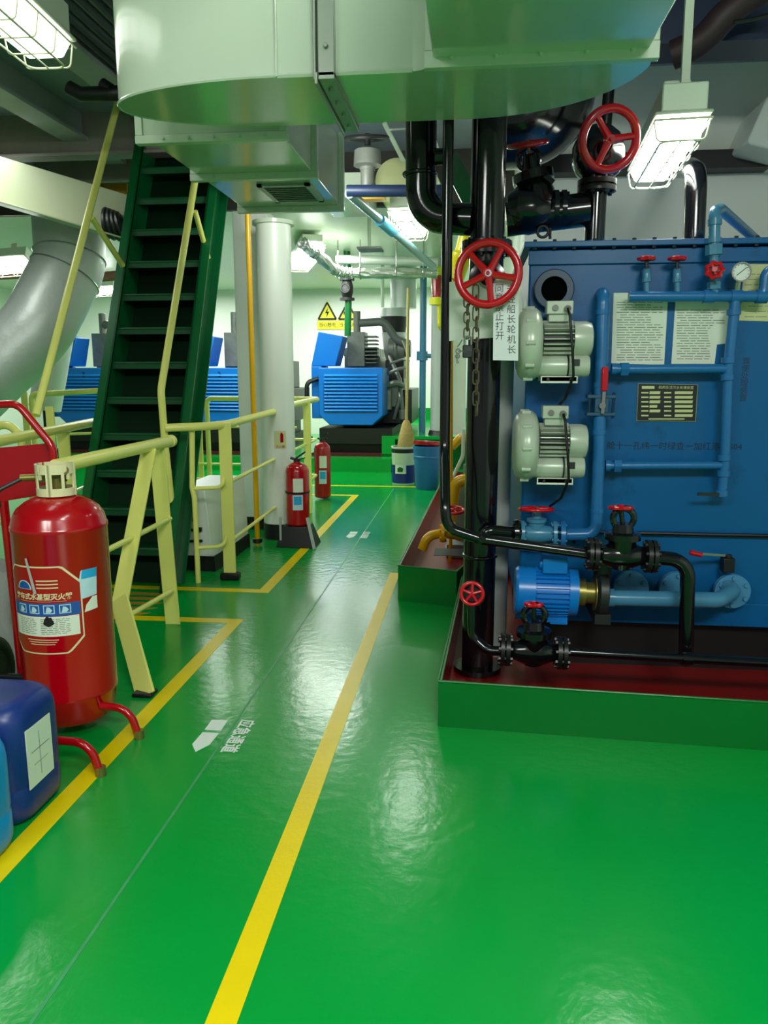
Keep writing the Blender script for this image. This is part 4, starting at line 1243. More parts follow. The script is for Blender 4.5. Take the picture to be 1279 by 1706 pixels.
# name plate
t = thing('name_plate', 'black name plate with pale data fields riveted on the blue tank', 'name plate', tp(1110, 671))
m = MB(); m.prism([tp(1063, 639, .004), tp(1162, 641, .004), tp(1158, 702, .004), tp(1060, 701, .004)], (0, .004, 0)); m.build('plate', BLACKM, t, smooth=False)
m = MB()
for k in range(6): m.prism([tp(*q, .0048) for q in ((1124, 652+k*7.6), (1154, 652+k*7.6), (1153, 656.5+k*7.6), (1123.5, 656.5+k*7.6))], (0, .0006, 0))
for k in range(5): m.prism([tp(*q, .0048) for q in ((1082, 652+k*7.6), (1100-(k == 3)*5, 652+k*7.6), (1099-(k == 3)*5, 656.5+k*7.6), (1081.5, 656.5+k*7.6))], (0, .0006, 0))
m.build('data_field', PAPERY, t, smooth=False)
m = MB(); m.prism([tp(*q, .0048) for q in ((1069, 643), (1090, 643), (1090, 648), (1069, 648))], (0, .0006, 0)); m.build('logo_field', PAPERY, t, smooth=False)
m = MB()
for a, b in (((1063, 639), (1162, 641)), ((1162, 641), (1158, 702)), ((1158, 702), (1060, 701)), ((1060, 701), (1063, 639))): m.bar(tp(*a, .0055), tp(*b, .0055), .003, .001, (0, 1, 0))
m.build('border', PAPERY, t, smooth=False)
m = MB(); m.mesh(text_mesh('船用生活污水处理装置', .0135), planar(tp(1126, 646, .0048), (1, 0, -.01), (0, 0, 1)))
for k in range(6):
    for x in (1068, 1106): m.prism([tp(*q, .0048) for q in ((x, 653+k*7.6), (x+12, 653+k*7.6), (x+12, 655.5+k*7.6), (x, 655.5+k*7.6))], (0, .0004, 0))
m.prism([tp(*q, .0048) for q in ((1080, 697), (1140, 697), (1140, 699), (1080, 699))], (0, .0004, 0))
m.build('lettering', PAPERY, t, smooth=False, normals=False)

# ------------------------------------------------------------------ blowers


def blower(label, x, y):
    """x, y: pixel at the centre of the motor's finned barrel"""
    o = tp(x, y, .15)
    t = thing('air_blower', label, 'blower', o, 'grey air blowers on the blue tank')
    R_ = .072
    m = MB(); m.lathe(o+V((-.065, 0, 0)), (1, 0, 0), [(0, R_*.80), (.13, R_*.80)], seg=30)
    for k in range(22):
        a = 2*PI*k/22
        d = V((0, math.cos(a), math.sin(a)))
        m.bar(o+d*R_-V((.062, 0, 0)), o+d*R_+V((.062, 0, 0)), .026, .0045, d)
    m.build('motor_barrel', BLOWG, t)
    m = MB(); m.lathe(o+V((-.067, 0, 0)), (1, 0, 0), [(0, R_*.90), (.134, R_*.90)], seg=24); m.build('fin_shade', BLOWD, t)  # dark sleeve puts the shade between the fins into colour
    m = MB(); m.lathe(o+V((.065, 0, 0)), (1, 0, 0), [(0, R_*1.12), (.055, R_*1.12), (.075, R_*1.02), (.082, R_*.75), (.082, 0.005)], seg=34); m.build('fan_cowl', BLOWG, t)
    cv = o+V((-.066, 0, -.02))
    m = MB(); m.lathe(cv, (-1, 0, 0), [(0, R_*1.0), (.004, .12), (.012, .145), (.03, .160), (.055, .164), (.08, .158), (.098, .14), (.108, .11), (.112, .02)], seg=48)
    for k in range(10):
        a = 2*PI*k/10
        p = cv+V((-.055, .163*math.cos(a), .163*math.sin(a))); m.cyl(p-V((.022, 0, 0)), p+V((.016, 0, 0)), .009, seg=8)
    m.build('impeller_casing', BLOWG, t)
    m = MB(); m.box(o+V((-.045, -.05, .075)), o+V((.04, .02, .112))); m.box(o+V((-.055, -.062, .108)), o+V((.055, .03, .165))); tb = m.build('terminal_box', BLOWG, t, bevel=.004)
    m = MB(); m.cyl(o+V((-.02, -.063, .135)), o+V((-.02, -.07, .135)), .013, seg=16); m.build('gland', GREYIRON, tb)
    m = MB(); m.cyl(o+V((.03, -.06, .132)), o+V((.03, -.085, .13)), .014, seg=12); m.build('gland', GREYIRON, tb)
    m = MB(); m.tube(fillet([o+V((.03, -.085, .13)), o+V((.035, -.11, .10)), o+V((.05, -.12, -.04)), o+V((.062, -.10, -.16)), o+V((.04, -.04, -.26)), o+V((.01, .12, -.33))], .05), .006, seg=8); m.build('power_cable', BLACKM, t)
    s = o+V((-.11, -.02, -.118))
    m = MB(); m.lathe(s, (1, 0, 0), [(0, .045), (.01, .05), (.235, .05), (.245, .044)], seg=26); m.box(s+V((.0, .0, -.0)), s+V((.14, .1, .05))); m.build('silencer', BLOWG, t)
    m = MB(); m.cyl(s+V((.15, 0, 0)), s+V((.157, 0, 0)), .052, seg=26); m.box(s+V((.17, -.052, .0)), s+V((.20, -.048, .03))); m.build('silencer_band', BLOWD, t)
    m = MB(); m.box(s+V((.045, -.045, -.066)), s+V((.19, .14, -.048))); m.box(s+V((.04, -.045, -.075)), s+V((.195, -.035, -.045))); m.build('foot_plate', WALLW, t)
    m = MB()
    for k in (.07, .165): m.cyl(s+V((k, -.046, -.058)), s+V((k, -.052, -.058)), .007, seg=8)
    m.build('foot_bolt', DARKIRON, t)
    t.scale = (.88, .95, .84)
    return t


blower('upper grey air blower with finned motor on the blue tank, below the round vent socket', 928, 566)
blower('lower grey air blower with finned motor on the blue tank, above the blue pump motor', 921, 735)

# ------------------------------------------------------------------ pipes on the tank front
PR = .0205
t = thing('process_pipe', 'long vertical blue pipe beside the blowers with elbows at both ends', 'pipe', tp(1000, 690, .09))
m = MB(); m.tube(fillet([tp(1002, 490, -.0), tp(1005, 489, .10), tp(993, 890, .10), tp(940, 891, .10)], .045), .0245, seg=18); m.build('pipe', PIPEB, t)
m = MB()
for y in (520, 640, 720, 850):
    m = MB(); m.cyl(tp(1004.5-(y-490)*.028, y-4, .10), tp(1004.5-(y-490)*.028, y+4, .10), .0275); m.build('pipe_band', PIPEB, t)
m = MB(); m.flange(tp(936, 891, .10), (1, 0, 0), .055, .018, 8, .006); m.build('coupling', PIPEB, t)
t = thing('ball_valve', 'ball valve with a red sleeved lever on the vertical blue pipe', 'valve', tp(1000, 675, .10))
c = tp(1000, 675, .10)
m = MB(); m.box(c+V((-.026, -.03, -.028)), c+V((.026, .03, .028)));
for dz in (-.034, .034):
    m.box(c+V((-.055, -.03, dz-.007)), c+V((.055, .03, dz+.007)))
    for sx in (-.045, .045): m.cyl(c+V((sx, -.02, -.05)), c+V((sx, -.02, .05)), .006, seg=8)
m.build('body', mat('valve blue grey', (40, 80, 112), .4, noise=.3, nscale=30), t, bevel=.003)
m = MB(); m.bar(c+V((.002, -.045, -.03)), tp(1007, 640, .145), .012, .005, (1, 0, 0)); m.cyl(c+V((0, -.02, 0)), c+V((0, -.05, 0)), .012); lv = m.build('lever', STEEL, t)
m = MB(); m.bar(tp(1006, 652, .148), tp(1008, 611, .148), .024, .018, (1, 0, 0)); m.build('lever_sleeve', REDW, lv, bevel=.005)

t = thing('process_pipe', 'blue manifold pipe across the papers with a long drop leg and two branch pipes', 'pipe', tp(1210, 600, .08))
h0, h1 = tp(1049, 494, .08), tp(1262, 494, .08)
m = MB(); m.tube(fillet([h0, tp(1272, 494, .08), tp(1276, 450, .08), tp(1330, 446, .08)], .03), PR, seg=16); m.cyl(h0-V((.004, 0, 0)), h0, PR*1.05); m.build('manifold', PIPEB, t)
m = MB(); m.tube([tp(1225, 494, .08), tp(1213, 612, .08), tp(1207, 775, .08), tp(1202, 822, .08)], PR*.95, seg=16); m.build('drop_leg', PIPEB, t)
m = MB(); m.tube([tp(1213, 614, .08), tp(1020, 615, .08)], PR*.85, seg=14); m.cyl(tp(1033, 615, .08), tp(1046, 615, .08), PR*1.35, seg=6); m.cyl(tp(1018, 615, .08), tp(1026, 615, .08), PR*1.1); m.build('branch_pipe', PIPEB, t)
m = MB(); m.tube([tp(1205, 775, .08), tp(1012, 776, .08)], PR*.75, seg=14); m.cyl(tp(1022, 776, .08), tp(1034, 776, .08), PR*1.3, seg=6); m.cyl(tp(1008, 776, .08), tp(1016, 776, .08), PR*1.1); m.build('branch_pipe', PIPEB, t)
for (x, y) in ((1225, 494), (1268, 494), (1180, 494)):
    m = MB(); m.cyl(tp(x-9, y, .08), tp(x+9, y, .08), PR*1.25); m.build('fitting', PIPEB, t)
for (x, y) in ((1222, 520), (1213, 600), (1211, 628), (1206, 762), (1205, 788), (1201.5, 821)):
    m = MB(); m.cyl(tp(x, y-5, .08), tp(x, y+5, .08), PR*1.25); m.build('fitting', PIPEB, t)
m = MB(); m.bar(tp(1204, 824, .095), tp(1162, 823, .11), .012, .008, (0, 0, 1)); m.build('drain_lever', DARKIRON, t)
for (x, yw, lab) in ((1077, 431, 'small red-handled blue tap at the free end of the manifold pipe'), (1128, 431, 'small red-handled blue tap in the middle of the manifold pipe')):
    t = thing('tap_valve', lab, 'valve', tp(x, 480, .08))
    m = MB(); m.cyl(tp(x, 488, .08), tp(x, 462, .08), .011, seg=10); m.cyl(tp(x, 470, .08), tp(x, 464, .08), .017, seg=8); m.tube(fillet([tp(x, 468, .08), tp(x, 452, .08), tp(x-2, 452, .02), tp(x-2, 452, -.0)], .015), .016, seg=10); m.build('body', TEAL, t)
    m = MB(); m.cyl(tp(x, 455, .08), tp(x, 432, .08), .007, seg=8); m.build('stem', DARKIRON, t)
    m = knob_wheel_mb(tp(x, 431, .08), (0, 0, 1), .033, .0075, 7); m.build('handwheel', REDW, t)
t = thing('tap_valve', 'blue riser valve with a red handwheel facing out, beside the gauge', 'valve', tp(1189, 470, .08))
m = MB(); m.cyl(tp(1189, 492, .08), tp(1189, 425, .08), .017, seg=12); m.cyl(tp(1189, 482, .08), tp(1189, 470, .08), .026, seg=8); m.lathe(tp(1189, 462, .08), (0, 0, 1), [(-.0, .015), (.01, .028), (.035, .028), (.045, .015)], seg=14); m.build('body', TEAL, t)
m = MB(); m.cyl(tp(1189, 452, .08), tp(1189, 452, .15), .01, seg=8); m.build('stem', DARKIRON, t)
m = knob_wheel_mb(tp(1190, 450, .15), (-.25, -1, .15), .034, .009, 7); m.build('handwheel', REDW, t)
t = thing('riser_pipe', 'blue riser pipe that tops out with an elbow and slopes away behind the gauge', 'pipe', tp(1189, 400, .08))
m = MB(); m.tube(fillet([tp(1189, 428, .08), tp(1190, 352, .08), ay(1200, 348, 3.25), ay(1262, 402, 3.9)], .04), .021, seg=14); m.cyl(tp(1189, 425, .08), tp(1189, 408, .08), .032, seg=8); m.cyl(tp(1189, 405, .08), tp(1189, 397, .08), .027); m.cyl(tp(1190, 375, .08), tp(1190, 365, .08), .026); m.build('pipe', TEAL, t)
t = thing('pressure_gauge', 'round white-faced pressure gauge on the manifold pipe', 'gauge', tp(1232, 470, .08))
c = tp(1232, 454, .09)
m = MB(); m.lathe(c, (0, -1, 0), [(-.01, .034), (.02, .036), (.022, .036), (.022, .031), (.016, .031)], seg=30, cap=False); m.cyl(c+V((0, .01, 0)), c+V((0, .008, 0)), .034); m.cyl(tp(1229, 466, .09), tp(1226, 488, .08), .012, seg=8); m.build('case', STEEL, t)
m = MB(); m.cyl(c+V((0, -.012, 0)), c+V((0, -.0155, 0)), .031, seg=28); m.build('dial', GAUGEF, t)
m = MB(); m.bar(c+V((-.015, -.017, -.012)), c+V((.018, -.017, .016)), .002, .001, (0, 0, 1))
for k in range(11):
    a = math.radians(225-27*k); m.bar(c+V((.024*math.cos(a), -.0165, .024*math.sin(a))), c+V((.028*math.cos(a), -.0165, .028*math.sin(a))), .0015, .0006, (math.sin(a), 0, -math.cos(a)))
m.build('pointer', INK, t)

# ------------------------------------------------------------------ pump and lower pipework
t = thing('pump', 'bright blue electric pump with dark pump head, low on the tank front', 'pump', tp(930, 1000, .22))
o = tp(915, 985, .22)
ax_ = V((1, 0, -.02)).normalized()
Rm = .088
m = MB(); m.lathe(o+V((-.06, 0, 0)), ax_, [(0, Rm*.95), (.13, Rm*.95)], seg=30)
for k in range(30):
    a = 2*PI*k/30; d = V((0, math.cos(a), math.sin(a)))
    m.bar(o+d*Rm+V((-.058, 0, 0)), o+d*Rm+V((.068, 0, 0)), .016, .004, d)
m.build('motor_barrel', PUMPB, t)
m = MB(); m.lathe(o+V((-.06, 0, 0)), -ax_, [(0, Rm*1.09), (.065, Rm*1.09), (.075, Rm*1.0), (.078, .02)], seg=34); m.build('end_shield', PUMPB, t)
m = MB(); m.lathe(o+V((.068, 0, 0)), ax_, [(0, Rm*1.07), (.035, Rm*1.07), (.04, Rm*.7)], seg=34); m.build('end_shield', PUMPB, t)
m = MB(); m.box(o+V((-.035, -.06, .085)), o+V((.06, .04, .145))); m.cyl(o+V((-.045, -.02, .115)), o+V((-.03, -.02, .115)), .02); m.build('terminal_box', PUMPB, t, bevel=.005)
m = MB(); m.box(o+V((-.03, -.07, -.105)), o+V((.065, .07, -.085))); m.box(o+V((-.0, -.075, -.11)), o+V((.065, .18, -.10))); m.build('foot', PUMPB, t)
m = MB(); m.lathe(o+V((.105, 0, 0)), ax_, [(0, .055), (.03, .055), (.032, .042), (.065, .042), (.066, .07), (.085, .07)], seg=24); m.build('coupling', BRASS, t)
m = MB(); m.lathe(o+V((.175, 0, .0)), ax_, [(0, .075), (.01, .09), (.04, .09), (.05, .05)], seg=26); m.cyl(o+V((.20, 0, .05)), o+V((.20, 0, .15)), .035); m.box(o+V((.16, -.05, .13)), o+V((.25, .05, .16))); m.box(o+V((.17, -.06, -.11)), o+V((.23, .19, -.07))); m.build('pump_head', DARKIRON, t)
t = thing('suction_pipe', 'pale blue suction pipe running from the pump to the tank flange', 'pipe', tp(1100, 1000, .20))
m = MB(); m.tube(fillet([tp(1008, 996, .21), tp(1196, 1000, .21), tp(1222, 985, .12), tp(1210, 977, .07)], .05), .031, seg=18); m.cyl(tp(1008, 996, .21), tp(1022, 996, .21), .036); m.build('pipe', TEAL, t)
t = thing('ball_valve', 'ball valve with a red-tipped lever above the suction flange', 'valve', tp(1214, 942, .06))
c = tp(1212, 938, .07)
m = MB(); m.box(c+V((-.022, -.02, -.035)), c+V((.022, .03, .022))); m.cyl(c+V((0, 0, .02)), c+V((0, 0, .035)), .014); m.build('body', BLACKM, t, bevel=.003)
m = MB(); m.bar(c+V((0, 0, .03)), tp(1160, 922, .12), .010, .004, (0, 0, 1)); lv = m.build('lever', STEEL, t)
m = MB(); m.tube([tp(1169, 925, .12), tp(1149, 920, .12)], [.009, .011], seg=10); m.build('lever_sleeve', REDW, lv)

# black firefighting / ballast pipework in front of the tank
B0 = 2.86


def bp(x, y, Y=B0): return ay(x, y, Y)


t = thing('black_pipe', 'slim glossy black pipe dropping from the deckhead and turning along the tank front', 'pipe', bp(742, 850))
m = MB(); m.tube(fillet([V((bp(742, 300).x, B0+.18, 2.62)), V((bp(742, 300).x+.004, B0+.18, .95)), bp(741, 845), bp(745, 880), bp(800, 898), bp(985, 924)], .12), .0205, seg=18); m.build('pipe', BLACKP, t)
m = MB(); m.cyl(bp(798, 893), bp(806, 899), .026); m.build('weld_collar', BLACKP, t)
t = thing('black_pipe', 'short black pipe linking the big black pipe to the blue flanged valve', 'pipe', bp(830, 890, 2.98))
m = MB(); m.tube(fillet([bp(800, 896, 3.02), bp(815, 884, 3.02), bp(866, 888, 3.05)], .03), .024, seg=14); m.flange(bp(860, 888, 3.05), (1, 0, 0), .055, .016, 8, .007); m.build('pipe', BLACKP, t)
t = thing('globe_valve', 'blue flanged valve with a wide red handwheel, left end of the lower pipework', 'valve', bp(892, 885, 3.08))
Yv = 3.08
c = bp(893, 889, Yv)
m = MB(); m.flange(c+V((-.055, 0, 0)), (1, 0, 0), .052, .014, 8, .006); m.flange(c+V((.072, 0, 0)), (1, 0, 0), .052, .014, 8, .006); m.lathe(c+V((-.055, 0, 0)), (1, 0, 0), [(0, .028), (.04, .036), (.08, .036), (.127, .028)], seg=20); m.lathe(c, (0, 0, 1), [(0, .03), (.045, .034), (.05, .04), (.062, .04), (.066, .02), (.10, .016)], seg=16); m.build('body', TEAL, t)
m = MB(); m.cyl(c+V((0, 0, .06)), c+V((0, 0, .115)), .008, seg=8); m.build('stem', STEEL, t)
m = wheel_mb(bp(893, 848, Yv), (0, .08, 1), .066, .0075, 5); m.build('handwheel', REDW, t)


def black_valve(label, cpx, Y, body_h, wheel_px, wR, dirx=(1, 0, -.02), sc=1.0):
    c = bp(*cpx, Y)
    w = bp(*wheel_px, Y)
    t = thing('globe_valve', label, 'valve', c)
    d = V(dirx).normalized()
    m = MB(); m.lathe(c-d*.085*sc, d, [(0, .03*sc), (.05*sc, .05*sc), (.12*sc, .05*sc), (.17*sc, .03*sc)], seg=22)
    m.lathe(c, (0, 0, 1), [(-.05*sc, .035*sc), (0, .048*sc), (.06*sc, .05*sc), (.062*sc, .066*sc), (.085*sc, .066*sc), (.09*sc, .04*sc), (.12*sc, .035*sc)], seg=24)
    m.build('body', BLACKP, t)
    for s_ in (-1, 1):
        m = MB(); m.flange(c+d*(s_*.095*sc), d, .062*sc, .016*sc, 8, .008*sc); m.flange(c+d*(s_*.115*sc), d, .062*sc, .014*sc, 8, .008*sc); m.build('flange', mat('worn black flange', (40, 40, 40), .35, metal=.5, noise=.5, nscale=40), t)
    top = w.z-c.z
    m = MB()
    m.cyl(c+V((0, 0, .1*sc)), w, .009, seg=10)
    m.ring(c+V((0, 0, (top+.10*sc)/2)), (0, 1, 0), (top-.10*sc)/2*.95, .012*sc, seg=26, ms=8)
    m.build('yoke', BLACKP, t)
    m = knob_wheel_mb(w, (0, .10, 1), wR, .008, 8); m.build('handwheel', REDW, t)
    return t


black_valve('black yoke valve with scalloped red handwheel in the upper black pipe', (1035, 925), B0, .1, (1034, 846), .043)
t = thing('black_pipe', 'black pipe leaving the upper black valve and bending down into the tray', 'pipe', bp(1148, 1000))
m = MB(); m.tube(fillet([bp(1084, 928), bp(1146, 934), bp(1142, 1105)], .085), .027, seg=18); m.flange(bp(1090, 928), (1, 0, 0), .05, .014, 8, .006); m.build('pipe', BLACKP, t)
black_valve('black yoke globe valve with small red handwheel low in the drip tray', (888, 1085), 2.80, .1, (889, 1007), .034)
t = thing('black_pipe', 'bent black pipe inside the tray corner leading to the low valve', 'pipe', bp(800, 1070, 2.8))
m = MB(); m.tube(fillet([bp(786, 1005, 2.84), bp(787, 1062, 2.84), bp(812, 1084, 2.82), bp(850, 1085, 2.80)], .06), .019, seg=14); m.build('pipe', BLACKP, t)
t = thing('black_pipe', 'long thin black pipe along the tray floor to the tank side', 'pipe', bp(1100, 1095, 2.8))
m = MB(); m.tube([bp(928, 1085, 2.8), bp(1140, 1097, 2.8), bp(1400, 1111, 2.8), V((2.3, 2.8, bp(1400, 1111, 2.8).z))], .018, seg=14); m.cyl(bp(1136, 1097, 2.8), bp(1152, 1098, 2.8), .024); m.build('pipe', BLACKP, t)
t = thing('globe_valve', 'small valve with red handwheel facing the walkway, at the foot of the big black riser', 'valve', bp(787, 989, 2.92))
m = MB(); m.cyl(bp(787, 990, 2.84), bp(790, 990, 3.05), .028); m.flange(bp(787, 990, 2.93), (0, 1, 0), .05, .014, 6, .007); m.build('body', BLACKP, t)
m = wheel_mb(bp(786, 989, 2.83), (-.12, -1, .2), .041, .0075, 5); m.build('handwheel', REDW, t)

# big black riser
PY = 3.12
pb = V((.045, PY, 0))
t = thing('main_pipe', 'big glossy black riser pipe from the tray to the deckhead, left of the tank', 'pipe', pb)
m = MB(); m.lathe(pb, (0, 0, 1), [(.03, .066), (2.62, .066)], seg=36); m.build('pipe', BLACKP, t)
zf = ay(810, 408, PY).z
m = MB(); m.flange(pb+V((0, 0, zf)), (0, 0, 1), .098, .022, 10, .009); m.flange(pb+V((0, 0, zf-.026)), (0, 0, 1), .098, .022, 10, .009); m.build('flange', BLACKP, t)
m = MB(); m.ring(pb+V((0, 0, ay(810, 925, PY).z)), (0, 0, 1), .066, .008, seg=30); m.build('weld_bead', BLACKP, t)
m = MB(); m.cyl(pb+V((0, 0, .006)), pb+V((0, 0, .03)), .10); m.build('foot_plate', BLACKP, t)
t = thing('support_post', 'pale grey round post rising between the big black pipe and the blue tank', 'post', (.13, 3.3, 0))
m = MB(); m.lathe((.125, 3.32, 0), (0, 0, 1), [(.007, .048), (1.60, .048)], seg=26); m.build('post', GREYPOST, t)
# elbow joining the riser
t = thing('black_elbow', 'thick black elbow pipe curving from the deckhead into the big riser', 'pipe', (-.2, PY, 1.9))
e1 = ay(700, 215, PY+.05); e2_ = ay(701, 363, PY+.05); e3_ = V((pb.x-.05, PY, ay(790, 366, PY).z))
m = MB(); m.tube(fillet([V((e1.x, PY+.05, 2.62)), e2_, e3_], .20, 10), .060, seg=24); m.build('pipe', BLACKP, t)
m = MB(); m.ring(V((e1.x, PY+.05, ay(701, 285, PY).z)), (0, 0, 1), .062, .008, seg=26); m.cyl(V((e1.x+.06, PY, ay(701, 262, PY).z)), V((e1.x+.11, PY, ay(701, 262, PY).z)), .03); m.build('collar', BLACKP, t)

# the red wheel with its valve, chain, padlock and notices
t = thing('gate_valve', 'valve with large five-spoked red handwheel in front of the big black riser', 'valve', ay(813, 456, 2.86))
wc_ = ay(813, 456, 2.86)
m = MB(); m.lathe(V((wc_.x, PY-.02, wc_.z)), (0, -1, 0), [(0, .05), (.05, .05), (.055, .07), (.075, .07), (.08, .035), (.14, .03)], seg=22); m.build('bonnet', BLACKP, t)
m = MB(); m.cyl(V((wc_.x, PY-.1, wc_.z)), wc_+V((0, -.02, 0)), .012); m.build('stem', STEEL, t)
m = wheel_mb(wc_, (-.07, -1, .04), .107, .0150, 5, phase=1.08, dish=-.0); m.build('handwheel', REDW, t)

t = thing('metal_plate', 'blank white enamel plate held behind the red handwheel', 'plate', ay(800, 520, 3.0))
m = MB(); m.prism([ay(748, 470, 3.02), ay(866, 462, 3.02), ay(872, 558, 3.02), ay(830, 562, 3.02), ay(748, 568, 3.02)], (0, .006, 0)); m.build('plate', CARD, t, smooth=False)
m = MB(); m.prism([ay(874, 498, 3.015), ay(876, 505, 3.015), ay(872, 600, 3.015), ay(864, 600, 3.015)], (0, .004, 0)); m.build('plate_edge', CARD, t, smooth=False)
t = thing('warning_notice', 'white hanging notice with two columns of black characters', 'notice', ay(841, 540, 2.93))
Yn = 2.895
m = MB(); m.prism([ay(822, 468, Yn), ay(864, 462, Yn), ay(863, 601, Yn), ay(821, 600, Yn)], (0, .002, 0)); m.build('sheet', PAPERW, t, smooth=False)
m = MB()
for (txt, x, y0, dy) in (('同意禁止打开', 831.5, 481, 15.8), ('未经船长轮机长', 851, 482, 16.9)):
    for k, ch in enumerate(txt):
        m.mesh(text_mesh(ch, .0325), planar(ay(x+k*.15, y0+dy*k, Yn-.0006), (1, 0, 0), (0, 0, 1)))
m.build('lettering', INK, t, smooth=False, normals=False)


def link_mb(m, c, L, w, r, flip):
    c = V(c)
    s = V((1, 0, 0)) if flip else V((.25, -1, 0)).normalized()
    pts = []
    for i in range(17):
        a = 2*PI*i/16
        pts.append(c+s*(w*math.cos(a))+V((0, 0, 1))*((L/2-w)*(1 if math.sin(a) > 1e-6 else (-1 if math.sin(a) < -1e-6 else 0))+w*math.sin(a)))
    m.tube(pts, r, seg=6)


for (lab, xs, y0, y1, n) in (('rusty chain hanging from the red handwheel down to the padlock', 778, 496, 562, 5), ('longer rusty chain hanging beside the padlock down the big black pipe', 793, 478, 690, 12)):
    Yk = 2.88
    t = thing('chain', lab, 'chain', ay(xs, y0, Yk))
    m = MB()
    L = (y1-y0)/n*1.32*Yk/F_PX
    for k in range(n):
        y = y0+(y1-y0)*(k+.5)/n
        link_mb(m, ay(xs+(1 if k % 2 else -1)*.7, y, Yk), L, .0105, .0032, k % 2 == 0)
    m.build('chain_links', CHAINM, t)
t = thing('padlock', 'dark padlock on the chain with its keys left hanging', 'padlock', ay(779, 582, 2.88))
c = ay(779, 584, 2.88)
m = MB(); m.box(c+V((-.019, -.012, -.026)), c+V((.019, .012, .02))); m.build('body', DARKIRON, t, bevel=.004)
m = MB(); m.tube(fillet([c+V((-.012, 0, .015)), c+V((-.012, 0, .05)), c+V((.012, 0, .05)), c+V((.012, 0, .015))], .012), .004, seg=8); m.build('shackle', STEEL, t)
k0 = ay(763, 585, 2.87)
m = MB(); m.cyl(k0+V((0, 0, 0)), k0+V((.02, 0, 0)), .003, seg=6); m.ring(k0, (0, 1, .0), .008, .0025, seg=16, ms=6); m.cyl(k0+V((-.002, 0, -.012)), k0+V((-.003, 0, -.045)), .003, seg=6); m.ring(k0+V((-.002, 0, -.018)), (0, 1, 0), .007, .0025, seg=14, ms=6); m.box(k0+V((-.004, -.001, -.044)), k0+V((.004, .001, -.036))); m.build('key', STEEL, t)
m = MB(); m.tube([ay(762, 578, 2.87), ay(770, 566, 2.87)], .0025, seg=6); m.build('wire_tie', STEEL, t)

# ------------------------------------------------------------------ valve cluster on top of the tank
YT = 3.42
t = thing('tank_pipe', 'black flanged stub pipe standing on the tank top under the upright handwheel', 'pipe', ay(992, 398, YT))
zc = TZ1+.012
x0 = ay(992, 350, YT).x
zfl = ay(994, 316, YT).z
m = MB(); m.cyl((x0, YT, zc+.015), (x0, YT, zfl), .042, seg=24); m.build('pipe', BLACKP, t)
m = MB(); m.flange((x0, YT, zfl), (0, 0, 1), .078, .02, 8, .009); m.flange((x0, YT, zfl+.026), (0, 0, 1), .078, .02, 8, .009); m.build('flange', mat('worn black flange', (40, 40, 40), .35), t)
m = MB(); m.flange((x0, YT, zc+.009), (0, 0, 1), .088, .018, 8, .009); m.build('base_flange', TEAL, t)
t = thing('gate_valve', 'black valve with an upright three-spoked red handwheel above the tank', 'valve', (x0, YT, zfl+.05))
w = ay(1015, 232, YT-.20)
m = MB(); m.lathe((x0, YT, zfl+.04), (0, 0, 1), [(0, .06), (.02, .085), (.06, .105), (.12, .105), (.17, .085), (.20, .05)], seg=28)
m.lathe((x0, YT, zfl+.12), V(w)-V((x0, YT, zfl+.12)), [(0, .055), (.05, .055), (.055, .07), (.075, .07), (.08, .03), (.15, .025)], seg=20); m.build('body', BLACKP, t)
m = MB(); m.cyl((x0, YT, zfl+.12), w, .011); m.build('stem', STEEL, t)
m = wheel_mb(w, (.22, -1, -.25), .106, .0165, 3, phase=.15); m.build('handwheel', REDW, t)
t = thing('globe_valve', 'black angled valve with a flat red handwheel seen edge-on above the tank top', 'valve', ay(885, 320, YT+.05))
Yg = YT+.0
zq = ay(930, 350, Yg).z
m = MB(); m.tube(fillet([(ay(842, 372, Yg).x, Yg, zq-.03), ay(885, 358, Yg), (x0-.03, Yg, zq)], .06), [.085, .085, .082, .080, .078, .076, .074, .070, .066, .060], seg=24) if False else m.tube(fillet([(ay(842, 376, Yg).x, Yg, zq-.035), ay(888, 360, Yg), (x0-.03, Yg, zq)], .06), .068, seg=24); m.lathe(ay(868, 350, Yg), ay(925, 352, Yg)-ay(868, 350, Yg), [(-.06, .06), (-.02, .095), (.04, .098), (.09, .085), (.13, .06)], seg=26); m.build('body', BLACKP, t)
m = MB()
for x in (925, 938): m.flange((ay(x, 352, Yg).x, Yg, zq), (1, 0, 0), .078, .018, 8, .01)
m.build('flange', BLACKP, t)
bb = ay(893, 330, Yg); tt = ay(879, 240, Yg)
m = MB(); m.lathe(bb, tt-bb, [(-.03, .085), (.03, .075), (.06, .06), (.065, .085), (.10, .085), (.105, .04), (.17, .032)], seg=22); m.bar(ay(893, 280, Yg-.06), ay(922, 304, Yg-.06), .02, .008, (0, 0, 1)); m.ring(ay(880, 265, Yg), (0, 1, 0), .045, .009, seg=22, ms=6); m.build('bonnet', BLACKP, t)
m = MB(); m.cyl(bb+(tt-bb)*.4, tt, .010); m.build('stem', STEEL, t)
m = wheel_mb(tt, (-.12, -.32, 1), .078, .010, 4); m.build('handwheel', REDW, t)
m = MB(); m.ring(ay(904, 386, Yg-.05), (0, 1, 0), .022, .006, seg=20, ms=6); m.cyl(ay(916, 380, Yg-.05), ay(916, 398, Yg-.05), .006); m.build('drain_fitting', BLACKM, t)

